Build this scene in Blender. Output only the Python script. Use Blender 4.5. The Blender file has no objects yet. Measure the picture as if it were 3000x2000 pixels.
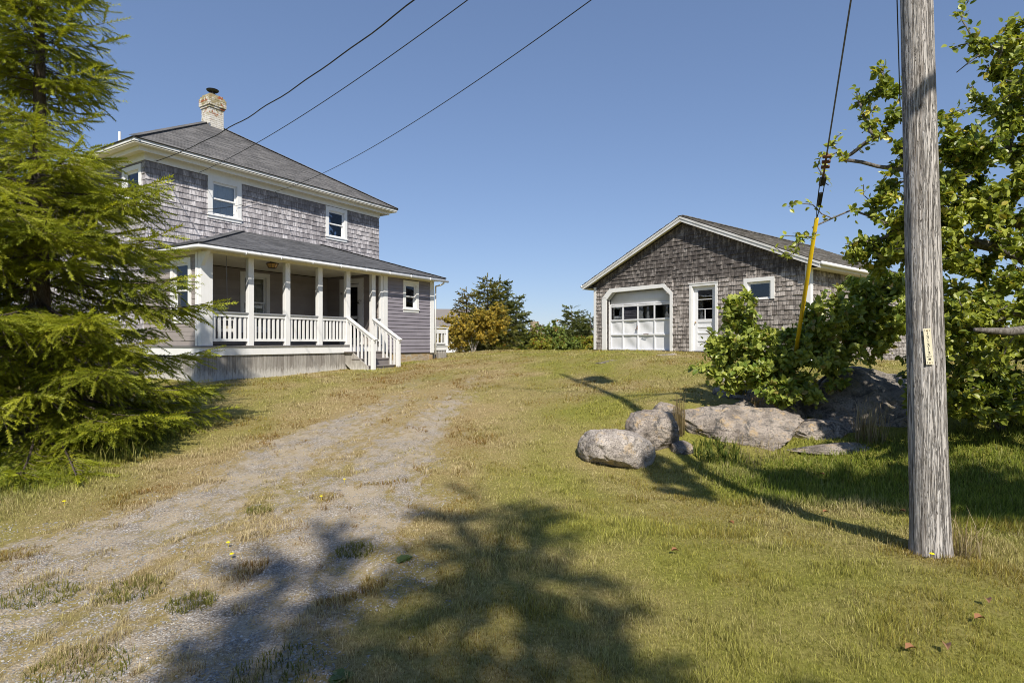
import bpy, math, random
import numpy as np
R = math.radians
# ------------------------------------------------------------------ camera, sky, sun, exposure
SC = bpy.context.scene
cam_d = bpy.data.cameras.new("camera"); cam = bpy.data.objects.new("camera", cam_d)
SC.collection.objects.link(cam); SC.camera = cam
cam_d.sensor_width = 36; cam_d.lens = 36*1697/3000; cam_d.clip_start = .05; cam_d.clip_end = 3000
cam.location = (0, 0, 1.6); cam.rotation_euler = (R(90), 0, 0)
SUN_EL = 43.0; SUN_AZ = 172.0            # azimuth clockwise from +Y (the viewing direction): behind the camera, a little right
W = bpy.data.worlds.new("World"); SC.world = W; W.use_nodes = True
_n = W.node_tree.nodes; _l = W.node_tree.links
_bg = _n["Background"]; _sky = _n.new("ShaderNodeTexSky"); _sky.sky_type = 'NISHITA'; _sky.sun_disc = False
_sky.sun_elevation = R(SUN_EL); _sky.sun_rotation = R(SUN_AZ)
_sky.altitude = 0; _sky.air_density = 1.0; _sky.dust_density = 0.0; _sky.ozone_density = 4.0
_gm = _n.new("ShaderNodeGamma"); _gm.inputs[1].default_value = .62; _l.new(_sky.outputs[0], _gm.inputs[0])
_mu = _n.new("ShaderNodeMix"); _mu.data_type = 'RGBA'; _mu.blend_type = 'MULTIPLY'; _mu.inputs[0].default_value = 1; _mu.inputs[7].default_value = (.93, 1.03, 1.28, 1); _l.new(_gm.outputs[0], _mu.inputs[6]); _l.new(_mu.outputs[2], _bg.inputs[0]); _bg.inputs[1].default_value = 0.13
sd = bpy.data.lights.new("sun", 'SUN'); sd.energy = 4.4; sd.angle = R(.8); sd.color = (1, .93, .81)
sun = bpy.data.objects.new("sun", sd); SC.collection.objects.link(sun); sun.location = (3, -10, 20)
sun.rotation_euler = (R(90-SUN_EL), 0, R(180-SUN_AZ))
SC.view_settings.view_transform = 'Standard'; SC.view_settings.look = 'None'
SC.view_settings.exposure = 0.42; SC.view_settings.gamma = 1
SC.cycles.max_bounces = 8; SC.cycles.diffuse_bounces = 5; SC.cycles.glossy_bounces = 3
SC.cycles.transmission_bounces = 4; SC.cycles.transparent_max_bounces = 10
SC.cycles.use_adaptive_sampling = False; SC.cycles.adaptive_threshold = .008
SC.cycles.sample_clamp_indirect = 3.0; SC.cycles.use_denoising = True; SC.cycles.filter_width = 1.0; SC.cycles.denoiser = 'OPENIMAGEDENOISE'

rng = np.random.default_rng(7); random.seed(7)
C = SC.collection
# ------------------------------------------------------------------ noise
def _hash(ix, iy, iz, seed):
    h = (ix.astype(np.int64)*374761393 + iy.astype(np.int64)*668265263 + iz.astype(np.int64)*2147483647 + seed*1274126177) & 0xffffffff
    h = ((h ^ (h >> 13))*1274126177) & 0xffffffff
    h = (h ^ (h >> 16)) & 0xffff
    return h/65535.0
def vnoise(x, y, z=0, seed=0):
    x = np.asarray(x, float); y = np.asarray(y, float); z = np.zeros_like(x)+z
    ix, iy, iz = np.floor(x), np.floor(y), np.floor(z)
    fx, fy, fz = x-ix, y-iy, z-iz
    fx, fy, fz = [f*f*(3-2*f) for f in (fx, fy, fz)]
    r = 0
    for a in (0, 1):
        for b in (0, 1):
            for c in (0, 1):
                w = (fx if a else 1-fx)*(fy if b else 1-fy)*(fz if c else 1-fz)
                r = r+w*_hash(ix+a, iy+b, iz+c, seed)
    return r
def fbm(x, y, z=0, seed=0, oct=4):
    x = np.asarray(x, float); y = np.asarray(y, float); z = np.zeros_like(x)+z
    s = 0; a = .5; t = 0
    for k in range(oct):
        s = s+a*vnoise(x*2**k, y*2**k, z*2**k, seed+k*17); t += a; a *= .5
    return s/t
def sstep(a, b, x):
    t = np.clip((np.asarray(x, float)-a)/(b-a), 0, 1); return t*t*(3-2*t)
# ------------------------------------------------------------------ terrain height and cover
_cp = np.array([
 (-8,-8,0),(0,-8,0),(8,-8,0),(-3,0,0),(0,0,0),(3,0,0),(-3,4,0),(0,4,0),(3.0,4.2,.07),(6,4,.05),(-6,4,0),(9,5,.2),(12,0,.1),(-12,0,.1),
 (-5.2,7.6,.06),(-8,8,.12),(-2,8,.10),(0,8,.12),(.8,8,.06),(2.5,7.9,-.06),(3.6,7.8,-.04),(4.6,7.6,0),(6.5,7.2,.1),(8.5,7.5,.4),
 (2.2,10,.50),(3.3,9.6,.50),(4.8,10.3,.48),(1.0,9.6,.33),(0,10.5,.32),(-2,11,.32),(-5,10.5,.22),(-8,11.5,.36),(-12,11,.35),
 (-7.55,15,.60),(-6.3,16.2,.63),(-5.2,17.3,.68),(-3.9,18.6,.75),(-3.3,19.8,.84),(-1.95,22,.99),(-1.5,23.2,1.03),
 (-2,15,.66),(0,14.5,.72),(1.5,14.9,.78),(2.7,15.5,1.03),(4.6,11.8,.72),(4.8,15.5,1.10),(4.2,17.3,1.2),(5.9,18.1,1.27),(3.06,21.4,1.27),(7.0,16.5,1.2),
 (0,19,1.03),(0,23,1.2),(-1,26,1.18),(2,24,1.2),(0,28,1.05),(4,28,1.0),(-5,28,1.0),(0,34,.5),(8,34,.4),(-8,34,.6),(0,45,.2),(15,45,.2),(-18,45,.3),
 (-18,20,.6),(-22,10,.3),(-15,30,.8),(9,13,.8),(12,9,.9),(14,14,1.0),(12,22,.9),(22,10,.6),(22,25,.5),(8.2,10.5,.95),(6.2,10.6,.7),(-12,24,.8),(30,0,0),(-30,0,0)], float)
def _tps(r2): return np.where(r2 > 1e-9, .5*r2*np.log(np.maximum(r2, 1e-9)), 0)
_n_ = len(_cp); _d2 = ((_cp[:, None, :2]-_cp[None, :, :2])**2).sum(-1)
_A = np.zeros((_n_+3, _n_+3)); _A[:_n_, :_n_] = _tps(_d2)+np.eye(_n_)*.02
_A[:_n_, _n_] = 1; _A[:_n_, _n_+1:] = _cp[:, :2]; _A[_n_, :_n_] = 1; _A[_n_+1:, :_n_] = _cp[:, :2].T
_wt = np.linalg.solve(_A, np.concatenate([_cp[:, 2], [0, 0, 0]]))
def height(x, y):
    x = np.asarray(x, float); y = np.asarray(y, float); sh = x.shape
    xf, yf = x.ravel(), y.ravel(); out = np.zeros(len(xf))
    for i in range(0, len(xf), 60000):
        a, b = xf[i:i+60000], yf[i:i+60000]
        d2 = (a[:, None]-_cp[None, :, 0])**2+(b[:, None]-_cp[None, :, 1])**2
        out[i:i+60000] = _tps(d2)@_wt[:_n_]+_wt[_n_]+a*_wt[_n_+1]+b*_wt[_n_+2]
    d = np.hypot(xf, yf-14); w = sstep(24, 42, d)
    far = -.6+.8*fbm(xf/40, yf/40, 0, 5)
    out = out*(1-w)+far*w
    out += (fbm(xf*.9, yf*.9, 0, 11)-.5)*.07*(1-w)+(fbm(xf*4, yf*4, 0, 3, 2)-.5)*.022
    return out.reshape(sh)
def hz(x, y): return float(height(np.array([x]), np.array([y]))[0])
def gravel_share(x, y):
    """share of bare gravel, 0..1"""
    c = -2.45+.06*np.maximum(y-4, 0)+.0055*np.maximum(y-8, 0)**2
    half = 2.0-.06*np.maximum(y-5, 0)
    e = (np.abs(x-c)-half)+(fbm(x*1.1, y*.7, 0, 21)-.5)*1.3
    m = 1-sstep(-.8, .6, e)
    tr = np.minimum(np.abs(x-c-.85), np.abs(x-c+.85))
    track = 1-sstep(.15, .75, tr+(fbm(x*1.3, y*.6, 0, 23)-.5)*.5)
    m = m*(.84+.16*track)*(1-.25*sstep(9, 14, y))
    m = m*(1-sstep(14.5, 18.5, y+(fbm(x*.8, y*.8, 0, 22)-.5)*3))
    return np.clip(m, 0, 1)
def gravel(x, y):
    q = gravel_share(x, y); n1 = fbm(x*5.5, y*3.4, 0, 31, 4)
    return sstep(-.06, .10, q-.06-n1*1.42)
def green(x, y):
    g = .51+1.1*(fbm(x*.55, y*.4, 0, 41)-.5)+.9*(fbm(x*1.7, y*1.2, 0, 43)-.5)
    g = g+.55*sstep(1.6, 3.2, x)*sstep(5.6, 6.6, y)*(1-sstep(9, 10, y))
    g = g+.5*sstep(3.3, 4.2, x)*sstep(4.4, 5.6, y)*(1-sstep(9, 11, y))
    g = g+.45*sstep(3.9, 5.0, -x-.12*(y-4))*(1-sstep(9.5, 12, y))
    g = g+.14*sstep(-1, .8, x)*(1-sstep(6, 9, y))
    g = g-.2*sstep(.75, .2, np.abs(x-2.9))*sstep(1.2, .3, np.abs(y-4))
    g = g+.10*sstep(8, 12, y)+.25*sstep(17, 22, y)*sstep(3, 1, x)
    c = -2.25+.055*np.maximum(y-4, 0)
    g = g-.42*(1-sstep(1.2, 3.0, np.abs(x-c)))
    return np.clip(g, 0, 1)
def lush(x, y):
    """1 where the grass is long"""
    a = sstep(1.9, 3.0, x)*sstep(5.2+0*x, 6.3, y+.35*(x-3))*(1-sstep(7.7, 8.3, y))
    b = sstep(3.5, 4.3, x)*sstep(3.6, 4.8, y)*(1-sstep(8.0, 8.8, y))
    c = sstep(4.1, 5.0, -x-.12*(y-4))*(1-sstep(9, 11, y))
    return np.clip(np.maximum(np.maximum(a, b), c*.8), 0, 1)
# ------------------------------------------------------------------ mesh helpers
def raw(name, V, F, mat, parent=None, col=None, smooth=False, link=True):
    """V (n,3); F list of (m,k) int arrays"""
    me = bpy.data.meshes.new(name)
    V = np.asarray(V, np.float32)
    if not isinstance(F, list): F = [F]
    F = [np.asarray(f, np.int32) for f in F if len(f)]
    nl = sum(f.size for f in F); nf = sum(len(f) for f in F)
    me.vertices.add(len(V)); me.vertices.foreach_set("co", V.ravel())
    me.loops.add(nl); me.polygons.add(nf)
    me.loops.foreach_set("vertex_index", np.concatenate([f.ravel() for f in F]))
    tot = np.concatenate([np.full(len(f), f.shape[1], np.int32) for f in F])
    st = np.concatenate([[0], np.cumsum(tot)[:-1]]).astype(np.int32)
    me.polygons.foreach_set("loop_start", st)
    try: me.polygons.foreach_set("loop_total", tot)
    except Exception: pass
    me.update(calc_edges=True)
    me.polygons.foreach_set("use_smooth", np.full(nf, smooth))
    if col is not None:
        a = me.color_attributes.new("col", 'FLOAT_COLOR', 'POINT')
        c = np.ones((len(V), 4), np.float32); c[:, :3] = col; a.data.foreach_set("color", c.ravel())
    me.materials.append(mat)
    o = bpy.data.objects.new(name, me); C.objects.link(o)
    if parent is not None: o.parent = parent
    return o
class MB:
    def __init__(s, M=None): s.v = []; s.q = []; s.t = []; s.c = []; s.n = 0; s.M = M
    def add(s, V, quads=(), tris=(), col=(1, 1, 1)):
        V = np.asarray(V, float)
        if s.M is not None: V = V@s.M[:3, :3].T+s.M[:3, 3]
        s.v.append(V)
        c = np.asarray(col, float); s.c.append(np.broadcast_to(c, (len(V), 3)) if c.ndim == 1 else c)
        if len(quads): s.q.append(np.asarray(quads)+s.n)
        if len(tris): s.t.append(np.asarray(tris)+s.n)
        s.n += len(V); return s
    def box(s, x0, x1, y0, y1, z0, z1, col=(1, 1, 1)):
        V = [(x, y, z) for x in (x0, x1) for y in (y0, y1) for z in (z0, z1)]
        return s.add(V, [(0, 1, 3, 2), (4, 6, 7, 5), (0, 4, 5, 1), (2, 3, 7, 6), (0, 2, 6, 4), (1, 5, 7, 3)], col=col)
    def beam(s, a, b, w, h, up=(0, 0, 1), col=(1, 1, 1)):
        a = np.array(a, float); b = np.array(b, float); d = (b-a)/np.linalg.norm(b-a)
        x = np.cross(d, up); x /= np.linalg.norm(x); u = np.cross(x, d)
        V = [p+x*i*w/2+u*j*h/2 for p in (a, b) for i in (-1, 1) for j in (-1, 1)]
        return s.add(V, [(0, 1, 3, 2), (4, 6, 7, 5), (0, 4, 5, 1), (2, 3, 7, 6), (0, 2, 6, 4), (1, 5, 7, 3)], col=col)
    def tube(s, P, r, n=6, col=(1, 1, 1), cap=True):
        P = np.asarray(P, float); m = len(P); r = np.broadcast_to(np.asarray(r, float), (m,))
        T = np.gradient(P, axis=0); T /= np.linalg.norm(T, axis=1)[:, None]+1e-9
        ref = np.array([0, 0, 1.]) if abs(T[0, 2]) < .9 else np.array([1., 0, 0])
        X = np.cross(T, ref); X /= np.linalg.norm(X, axis=1)[:, None]+1e-9; Y = np.cross(T, X)
        a = np.arange(n)/n*2*math.pi
        V = P[:, None]+(X[:, None]*np.cos(a)[None, :, None]+Y[:, None]*np.sin(a)[None, :, None])*r[:, None, None]
        i = np.arange(m-1)[:, None]*n; j = np.arange(n)[None]; k = (j+1) % n
        Q = np.stack([i+j, i+n+j, i+n+k, i+k], -1).reshape(-1, 4)
        V = V.reshape(-1, 3); tr = []
        if cap:
            V = np.vstack([V, P[0], P[-1]])
            tr = [(m*n, q, (q+1) % n) for q in range(n)]+[(m*n+1, (m-1)*n+(q+1) % n, (m-1)*n+q) for q in range(n)]
        return s.add(V, Q, tr, col)
    def lathe(s, prof, c=(0, 0, 0), n=16, col=(1, 1, 1)):
        prof = np.array(prof, float); a = np.arange(n)/n*2*math.pi; m = len(prof)
        V = np.stack([np.outer(prof[:, 0], np.cos(a))+c[0], np.outer(prof[:, 0], np.sin(a))+c[1], np.repeat(prof[:, 1:2], n, 1)+c[2]], -1).reshape(-1, 3)
        i = np.arange(m-1)[:, None]*n; j = np.arange(n)[None]; k = (j+1) % n
        return s.add(V, np.stack([i+j, i+k, i+n+k, i+n+j], -1).reshape(-1, 4), col=col)
    def prism(s, poly, d, col=(1, 1, 1)):
        """poly: list of 3D points (convex), d: extrusion vector"""
        P = np.array(poly, float); n = len(P); V = np.vstack([P, P+np.array(d, float)])
        q = [(i, (i+1) % n, n+(i+1) % n, n+i) for i in range(n)]
        t = [(0, i+1, i) for i in range(1, n-1)]+[(n, n+i, n+i+1) for i in range(1, n-1)]
        return s.add(V, q, t, col)
    def build(s, name, mat, parent=None, smooth=False, bevel=0):
        V = np.vstack(s.v); z0 = parent.get("_z0", 0) if parent is not None else 0
        V = V-np.array([0, 0, z0]) if parent is not None else V
        F = []
        if s.q: F.append(np.vstack(s.q))
        if s.t: F.append(np.vstack(s.t))
        o = raw(name, V, F, mat, parent, np.vstack(s.c), smooth)
        if parent is not None: o["_z0"] = z0
        if bevel:
            b = o.modifiers.new("bevel", 'BEVEL'); b.width = bevel; b.segments = 2; b.limit_method = 'ANGLE'
        return o
def tag(o, label=None, cat=None, group=None, kind=None):
    if label: o["label"] = label
    if cat: o["category"] = cat
    if group: o["group"] = group
    if kind: o["kind"] = kind
    return o
def empty(name, loc, rz, label, cat, group=None):
    o = bpy.data.objects.new(name, None); C.objects.link(o); o.location = loc; o.rotation_euler = (0, 0, rz)
    o.empty_display_size = .3; o["_z0"] = loc[2]
    return tag(o, label, cat, group)
def inst(tv, tf, P, Rm, S, col=None, tcol=None):
    """stamp a template: tv (k,3), tf list of face arrays; P (n,3), Rm (n,3,3) columns = local axes, S (n,) or (n,3)"""
    n, k = len(P), len(tv); S = np.asarray(S, float)
    if S.ndim == 1: S = S[:, None]
    L = tv[None]*S[:, None, :] if S.shape[1] == 3 else tv[None]*S[:, :, None]
    V = np.einsum('nij,nkj->nki', Rm, L)+P[:, None]
    off = (np.arange(n)*k)[:, None, None]
    F = [(np.asarray(f)[None]+off).reshape(-1, np.asarray(f).shape[1]) for f in tf]
    cc = None
    if col is not None:
        cc = np.broadcast_to(col[:, None], (n, k, 3))
        if tcol is not None: cc = cc*tcol[None]
        cc = cc.reshape(-1, 3)
    return V.reshape(-1, 3), F, cc
def frames(D, up=None, roll=None):
    """rotation with local Y along D"""
    D = D/(np.linalg.norm(D, axis=1)[:, None]+1e-9)
    if up is None: up = np.tile([0, 0, 1.], (len(D), 1))
    X = np.cross(D, up); ln = np.linalg.norm(X, axis=1); bad = ln < 1e-3
    X[bad] = [1, 0, 0]; X /= np.linalg.norm(X, axis=1)[:, None]+1e-9
    Z = np.cross(X, D)
    if roll is not None:
        c, s_ = np.cos(roll)[:, None], np.sin(roll)[:, None]; X, Z = X*c+Z*s_, Z*c-X*s_
    return np.stack([X, D, Z], -1)
def catF(parts):
    """join several (V,F,col)"""
    Vs, Cs, off = [], [], 0; by = {}
    for V, F, c in parts:
        Vs.append(V); Cs.append(c)
        for f in F: by.setdefault(f.shape[1], []).append(f+off)
        off += len(V)
    return np.vstack(Vs), [np.vstack(x) for x in by.values()], np.vstack(Cs)
# ------------------------------------------------------------------ materials
class NT:
    def __init__(s, name):
        s.m = bpy.data.materials.new(name); s.m.use_nodes = True; s.t = s.m.node_tree; s.b = s.t.nodes["Principled BSDF"]
        s.out = s.t.nodes["Material Output"]
    def n(s, typ, **k):
        x = s.t.nodes.new("ShaderNode"+typ)
        for a, b in k.items(): setattr(x, a, b)
        return x
    def l(s, a, b): s.t.links.new(a, b)
    def coord(s, kind='Object', scale=(1, 1, 1), rot=(0, 0, 0)):
        c = s.n("TexCoord"); m = s.n("Mapping"); m.inputs['Scale'].default_value = scale; m.inputs['Rotation'].default_value = rot
        s.l(c.outputs[kind], m.inputs[0]); return m.outputs[0]
    def noise(s, vec, scale=5, detail=4, rough=.5, dist=0):
        x = s.n("TexNoise"); x.inputs['Scale'].default_value = scale; x.inputs['Detail'].default_value = detail
        x.inputs['Roughness'].default_value = rough; x.inputs['Distortion'].default_value = dist
        if vec is not None: s.l(vec, x.inputs[0])
        return x.outputs[0]
    def vor(s, vec, scale=5, feature='F1', out='Distance'):
        x = s.n("TexVoronoi"); x.feature = feature; x.inputs['Scale'].default_value = scale; s.l(vec, x.inputs[0]); return x.outputs[out]
    def ramp(s, fac, stops, interp='LINEAR'):
        x = s.n("ValToRGB"); x.color_ramp.interpolation = interp; e = x.color_ramp.elements
        while len(e) > 1: e.remove(e[-1])
        for i, (p, c) in enumerate(stops):
            q = e[0] if i == 0 else e.new(p); q.position = p
            q.color = (c, c, c, 1) if isinstance(c, (int, float)) else (*c, 1)
        s.l(fac, x.inputs[0]); return x.outputs[0]
    def mix(s, fac, a, b, mode='MIX'):
        x = s.n("Mix", data_type='RGBA', blend_type=mode)
        for val, i in ((fac, 0), (a, 6), (b, 7)):
            if isinstance(val, (int, float)): x.inputs[i].default_value = val if i == 0 else (val, val, val, 1)
            elif isinstance(val, tuple): x.inputs[i].default_value = (*val, 1)
            else: s.l(val, x.inputs[i])
        return x.outputs[2]
    def math(s, op, a, b=None, clamp=False):
        x = s.n("Math", operation=op, use_clamp=clamp)
        for i, v in enumerate((a, b)):
            if v is None: continue
            if isinstance(v, (int, float)): x.inputs[i].default_value = v
            else: s.l(v, x.inputs[i])
        return x.outputs[0]
    def attr(s, out='Color'):
        x = s.n("Attribute"); x.attribute_name = "col"; return x.outputs[out]
    def sep(s, c):
        x = s.n("SeparateColor"); s.l(c, x.inputs[0]); return x.outputs
    def xyz(s, v):
        x = s.n("SeparateXYZ"); s.l(v, x.inputs[0]); return x.outputs
    def bump(s, h, strength=.3, dist=.01, normal=None):
        x = s.n("Bump"); x.inputs['Strength'].default_value = strength; x.inputs['Distance'].default_value = dist
        s.l(h, x.inputs['Height'])
        if normal is not None: s.l(normal, x.inputs['Normal'])
        return x.outputs[0]
    def fin(s, color=None, rough=.6, bump=None, spec=.3, metal=0):
        b = s.b
        if color is not None:
            if isinstance(color, tuple): b.inputs['Base Color'].default_value = (*color, 1)
            else: s.l(color, b.inputs['Base Color'])
        if isinstance(rough, (int, float)): b.inputs['Roughness'].default_value = rough
        else: s.l(rough, b.inputs['Roughness'])
        b.inputs['Specular IOR Level'].default_value = spec; b.inputs['Metallic'].default_value = metal
        if bump is not None: s.l(bump, b.inputs['Normal'])
        return s.m
    def leafy(s, color, trans=.35, rough=.45, spec=.3, tint=(1.2, 1.15, .5), bump=None):
        s.fin(color, rough, bump, spec)
        t = s.n("BsdfTranslucent"); mx = s.n("MixShader"); mx.inputs[0].default_value = trans
        s.l(s.mix(1, color, tint, 'MULTIPLY'), t.inputs[0])
        s.l(s.b.outputs[0], mx.inputs[1]); s.l(t.outputs[0], mx.inputs[2]); s.l(mx.outputs[0], s.out.inputs[0]); return s.m
M = {}
def m_paint(name, col, rough=.45, dirt=.12, grime=(.35, .33, .28)):
    t = NT(name); v = t.coord(); n = t.noise(v, 3, 5, .6); n2 = t.noise(t.coord(scale=(30, 30, 3)), 1, 3)
    f = t.math('MULTIPLY', t.ramp(n, [(.45, 0.), (.75, 1.)]), dirt)
    f2 = t.math('MULTIPLY', t.ramp(n2, [(.5, 0.), (.8, 1.)]), dirt*.8)
    c = t.mix(t.math('ADD', f, f2, True), col, grime)
    M[name] = t.fin(c, rough, t.bump(n2, .12, .004), .35); return M[name]
m_paint("white_paint", (.80, .80, .80)); m_paint("aged_white_paint", (.70, .70, .69), dirt=.35, grime=(.33, .30, .25))
m_paint("soffit_paint", (.74, .70, .58), dirt=.2)
m_paint("grey_rail_paint", (.26, .27, .29)); m_paint("door_white", (.78, .79, .82), .35)
m_paint("porch_deck_paint", (.20, .19, .19)); m_paint("dark_wood", (.05, .04, .035)); m_paint("interior_wall", (.10, .075, .055), .8)
m_paint("stair_paint", (.20, .18, .175)); m_paint("curtain", (.92, .88, .86), .9, .03)
m_paint("cream_curtain", (.40, .37, .27), .9); m_paint("beige_cushion", (.45, .42, .34), .9)
m_paint("black_iron", (.02, .02, .02), .4, .05); m_paint("brown_iron", (.05, .03, .02), .4)
m_paint("galvanised", (.34, .34, .35), .35); M["galvanised"].node_tree.nodes["Principled BSDF"].inputs['Metallic'].default_value = .6
m_paint("rust", (.16, .07, .035), .7); m_paint("yellow_plastic", (.62, .43, .01), .35, .25, (.25, .18, .05))
m_paint("brass", (.35, .24, .12), .35); m_paint("wire_black", (.015, .015, .015), .5)
m_paint("wire_grey", (.10, .10, .11), .4); m_paint("tag_cream", (.80, .74, .55), .4, .1); m_paint("tag_ink", (.02, .02, .02), .6)
m_paint("amber_glass", (.55, .33, .12), .15); m_paint("transformer_grey", (.35, .37, .38), .4)
m_paint("neighbour_white", (.75, .75, .74)); m_paint("neighbour_roof", (.20, .18, .17), .8)
m_paint("dandelion", (.85, .72, .01), .6, 0); m_paint("brown_leaf", (.25, .11, .045), .6, .4)
def m_glass():
    t = NT("window_glass"); g = t.n("BsdfGlossy"); g.inputs['Roughness'].default_value = .015; g.inputs[0].default_value = (.9, .93, 1, 1)
    tr = t.n("BsdfTransparent"); tr.inputs[0].default_value = (.82, .85, .86, 1)
    v = t.coord(); nb = t.bump(t.noise(v, 2.2, 2), .05, .02); t.l(nb, g.inputs['Normal'])
    fr = t.n("Fresnel"); fr.inputs[0].default_value = 1.5; mx = t.n("MixShader")
    t.l(t.math('ADD', fr.outputs[0], .01, True), mx.inputs[0]); t.l(tr.outputs[0], mx.inputs[1]); t.l(g.outputs[0], mx.inputs[2]); t.l(mx.outputs[0], t.out.inputs[0])
    M["glass"] = t.m
m_glass()
def m_shingle(name, lo, hi, dark=(.05, .045, .045), stain_shade_z=None, stain_shade=.6):
    t = NT(name); v = t.coord(); r = t.sep(t.attr())[0]
    base = t.ramp(r, [(0, lo), (1, hi)])
    st = t.noise(t.coord(scale=(34, 34, 2.2)), 1, 4, .65)
    base = t.mix(t.ramp(st, [(.42, 0.), (.62, .75)]), base, dark)
    big = t.noise(v, 1.3, 5, .62)
    base = t.mix(t.ramp(big, [(.5, 0.), (.72, .45)]), base, dark)
    if stain_shade_z is not None:  # darker above this height: stains, and on the garage gable also painted shade
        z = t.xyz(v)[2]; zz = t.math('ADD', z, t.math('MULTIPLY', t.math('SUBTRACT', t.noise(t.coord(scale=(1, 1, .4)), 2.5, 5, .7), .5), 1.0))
        f = t.ramp(t.math('MULTIPLY', t.math('SUBTRACT', zz, stain_shade_z-.5), 1.0), [(.42, 0.), (.52, 1.)])
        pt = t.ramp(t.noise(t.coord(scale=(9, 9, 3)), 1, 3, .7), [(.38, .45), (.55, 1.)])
        base = t.mix(t.math('MULTIPLY', t.math('MULTIPLY', f, pt), stain_shade), base, dark)
    g = t.noise(t.coord(scale=(120, 120, 5)), 1, 3, .6)
    M[name] = t.fin(base, .85, t.bump(g, .35, .006), .15)
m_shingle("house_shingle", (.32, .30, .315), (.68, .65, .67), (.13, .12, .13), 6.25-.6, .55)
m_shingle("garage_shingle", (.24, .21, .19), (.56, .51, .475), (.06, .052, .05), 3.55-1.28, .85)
def m_clap(name, lo, hi):
    t = NT(name); r = t.sep(t.attr())[0]; base = t.ramp(r, [(0, lo), (1, hi)])
    n = t.noise(t.coord(scale=(1, 1, 1)), 2.5, 5); base = t.mix(t.ramp(n, [(.4, 0.), (.8, .35)]), base, tuple(c*.6 for c in lo))
    M[name] = t.fin(base, .6, t.bump(t.noise(t.coord(scale=(3, 3, 60)), 1, 2), .15, .004), .3)
m_clap("mauve_clapboard", (.235, .215, .25), (.27, .25, .285)); m_clap("taupe_clapboard", (.30, .265, .25), (.34, .30, .285))
def m_roof(name, lo, hi, lich=.25):
    t = NT(name); v = t.coord(); r = t.sep(t.attr())[0]; base = t.ramp(r, [(0, lo), (1, hi)])
    gr = t.noise(v, 220, 2, .8); base = t.mix(t.ramp(gr, [(.35, 0.), (.7, .5)]), base, tuple(min(1, c*1.9) for c in hi))
    li = t.noise(v, 5, 6, .75); base = t.mix(t.math('MULTIPLY', t.ramp(li, [(.60, 0.), (.68, 1.)]), lich), base, (.36, .36, .30))
    big = t.noise(v, .8, 4); base = t.mix(t.ramp(big, [(.4, 0.), (.7, .3)]), base, (.04, .04, .042))
    M[name] = t.fin(base, .92, t.bump(gr, .5, .004), .1)
m_roof("house_roof", (.085, .084, .086), (.175, .168, .165), .45); m_roof("porch_roof", (.075, .077, .083), (.135, .135, .142), .05)
m_roof("garage_roof", (.085, .078, .072), (.20, .185, .165), .7)
def m_skirt():
    t = NT("weathered_boards"); r = t.sep(t.attr())[0]; base = t.ramp(r, [(0, (.26, .24, .22)), (1, (.42, .40, .37))])
    s = t.noise(t.coord(scale=(45, 45, 1.6)), 1, 5, .7); base = t.mix(t.ramp(s, [(.42, 0.), (.66, .7)]), base, (.14, .12, .10))
    z = t.xyz(t.coord())[2]; w = t.noise(t.coord(scale=(20, 20, 5)), 1, 3, .8)
    base = t.mix(t.ramp(t.math('SUBTRACT', t.math('ADD', w, .25), t.math('MULTIPLY', z, 1.4)), [(.35, 0.), (.6, .7)]), base, (.62, .60, .57))
    M["weathered_boards"] = t.fin(base, .85, t.bump(s, .4, .005), .1)
m_skirt()
def m_pole():
    t = NT("pole_wood"); v = t.coord(scale=(1, 1, .022)); s = t.noise(v, 42, 6, .7, .6)
    s2 = t.noise(t.coord(scale=(1, 1, .03)), 95, 4, .7)
    base = t.ramp(s, [(.34, (.22, .185, .16)), (.43, (.54, .505, .48)), (.6, (.70, .67, .65)), (.8, (.60, .57, .55))])
    base = t.mix(t.ramp(s2, [(.5, 0.), (.7, .40)]), base, (.22, .185, .16))
    cr = t.math('ADD', t.ramp(t.noise(t.coord(scale=(1, 1, .03)), 34, 3, .55, 1.2), [(.47, 0.), (.5, 1.), (.53, 0.)]), t.math('MULTIPLY', t.ramp(t.noise(t.coord(scale=(1, 1, .05)), 62, 3, .6, .8), [(.46, 0.), (.5, 1.), (.54, 0.)]), .6), True)
    base = t.mix(t.math('MULTIPLY', cr, .75), base, (.09, .07, .055))
    hh = t.math('SUBTRACT', s, t.math('MULTIPLY', cr, .8))
    M["pole_wood"] = t.fin(base, .85, t.bump(hh, 1.0, .02), .12)
m_pole()
def m_rock(name, a, b, lichen=(.42, .33, .20), blk=.85):
    t = NT(name); v = t.coord(); n = t.noise(v, 3.2, 8, .68, .4); base = t.ramp(n, [(.33, a), (.55, b), (.72, tuple(c*1.15 for c in b))])
    g = t.noise(v, 55, 4, .8); base = t.mix(t.ramp(g, [(.40, .85), (.5, 0.)]), base, (.07, .065, .065))
    base = t.mix(t.ramp(t.noise(v, 110, 2, .7), [(.62, 0.), (.7, .55)]), base, (.62, .58, .53))
    l = t.noise(v, 6.5, 6, .75); base = t.mix(t.ramp(l, [(.55, 0.), (.62, .7)]), base, lichen)
    k = t.noise(v, 4.1, 7, .8, .8); base = t.mix(t.ramp(k, [(.53, 0.), (.59, blk)]), base, (.085, .082, .08))
    h = t.math('ADD', t.math('MULTIPLY', n, 1.0), t.math('MULTIPLY', g, .18))
    M[name] = t.fin(base, .9, t.bump(h, 1.0, .08), .15)
m_rock("granite", (.15, .125, .105), (.44, .38, .325), (.50, .36, .20)); m_rock("pale_granite", (.30, .26, .23), (.56, .50, .45), (.55, .42, .27), .35)
m_rock("ledge_granite", (.17, .15, .13), (.38, .34, .30), (.24, .20, .11))
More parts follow.
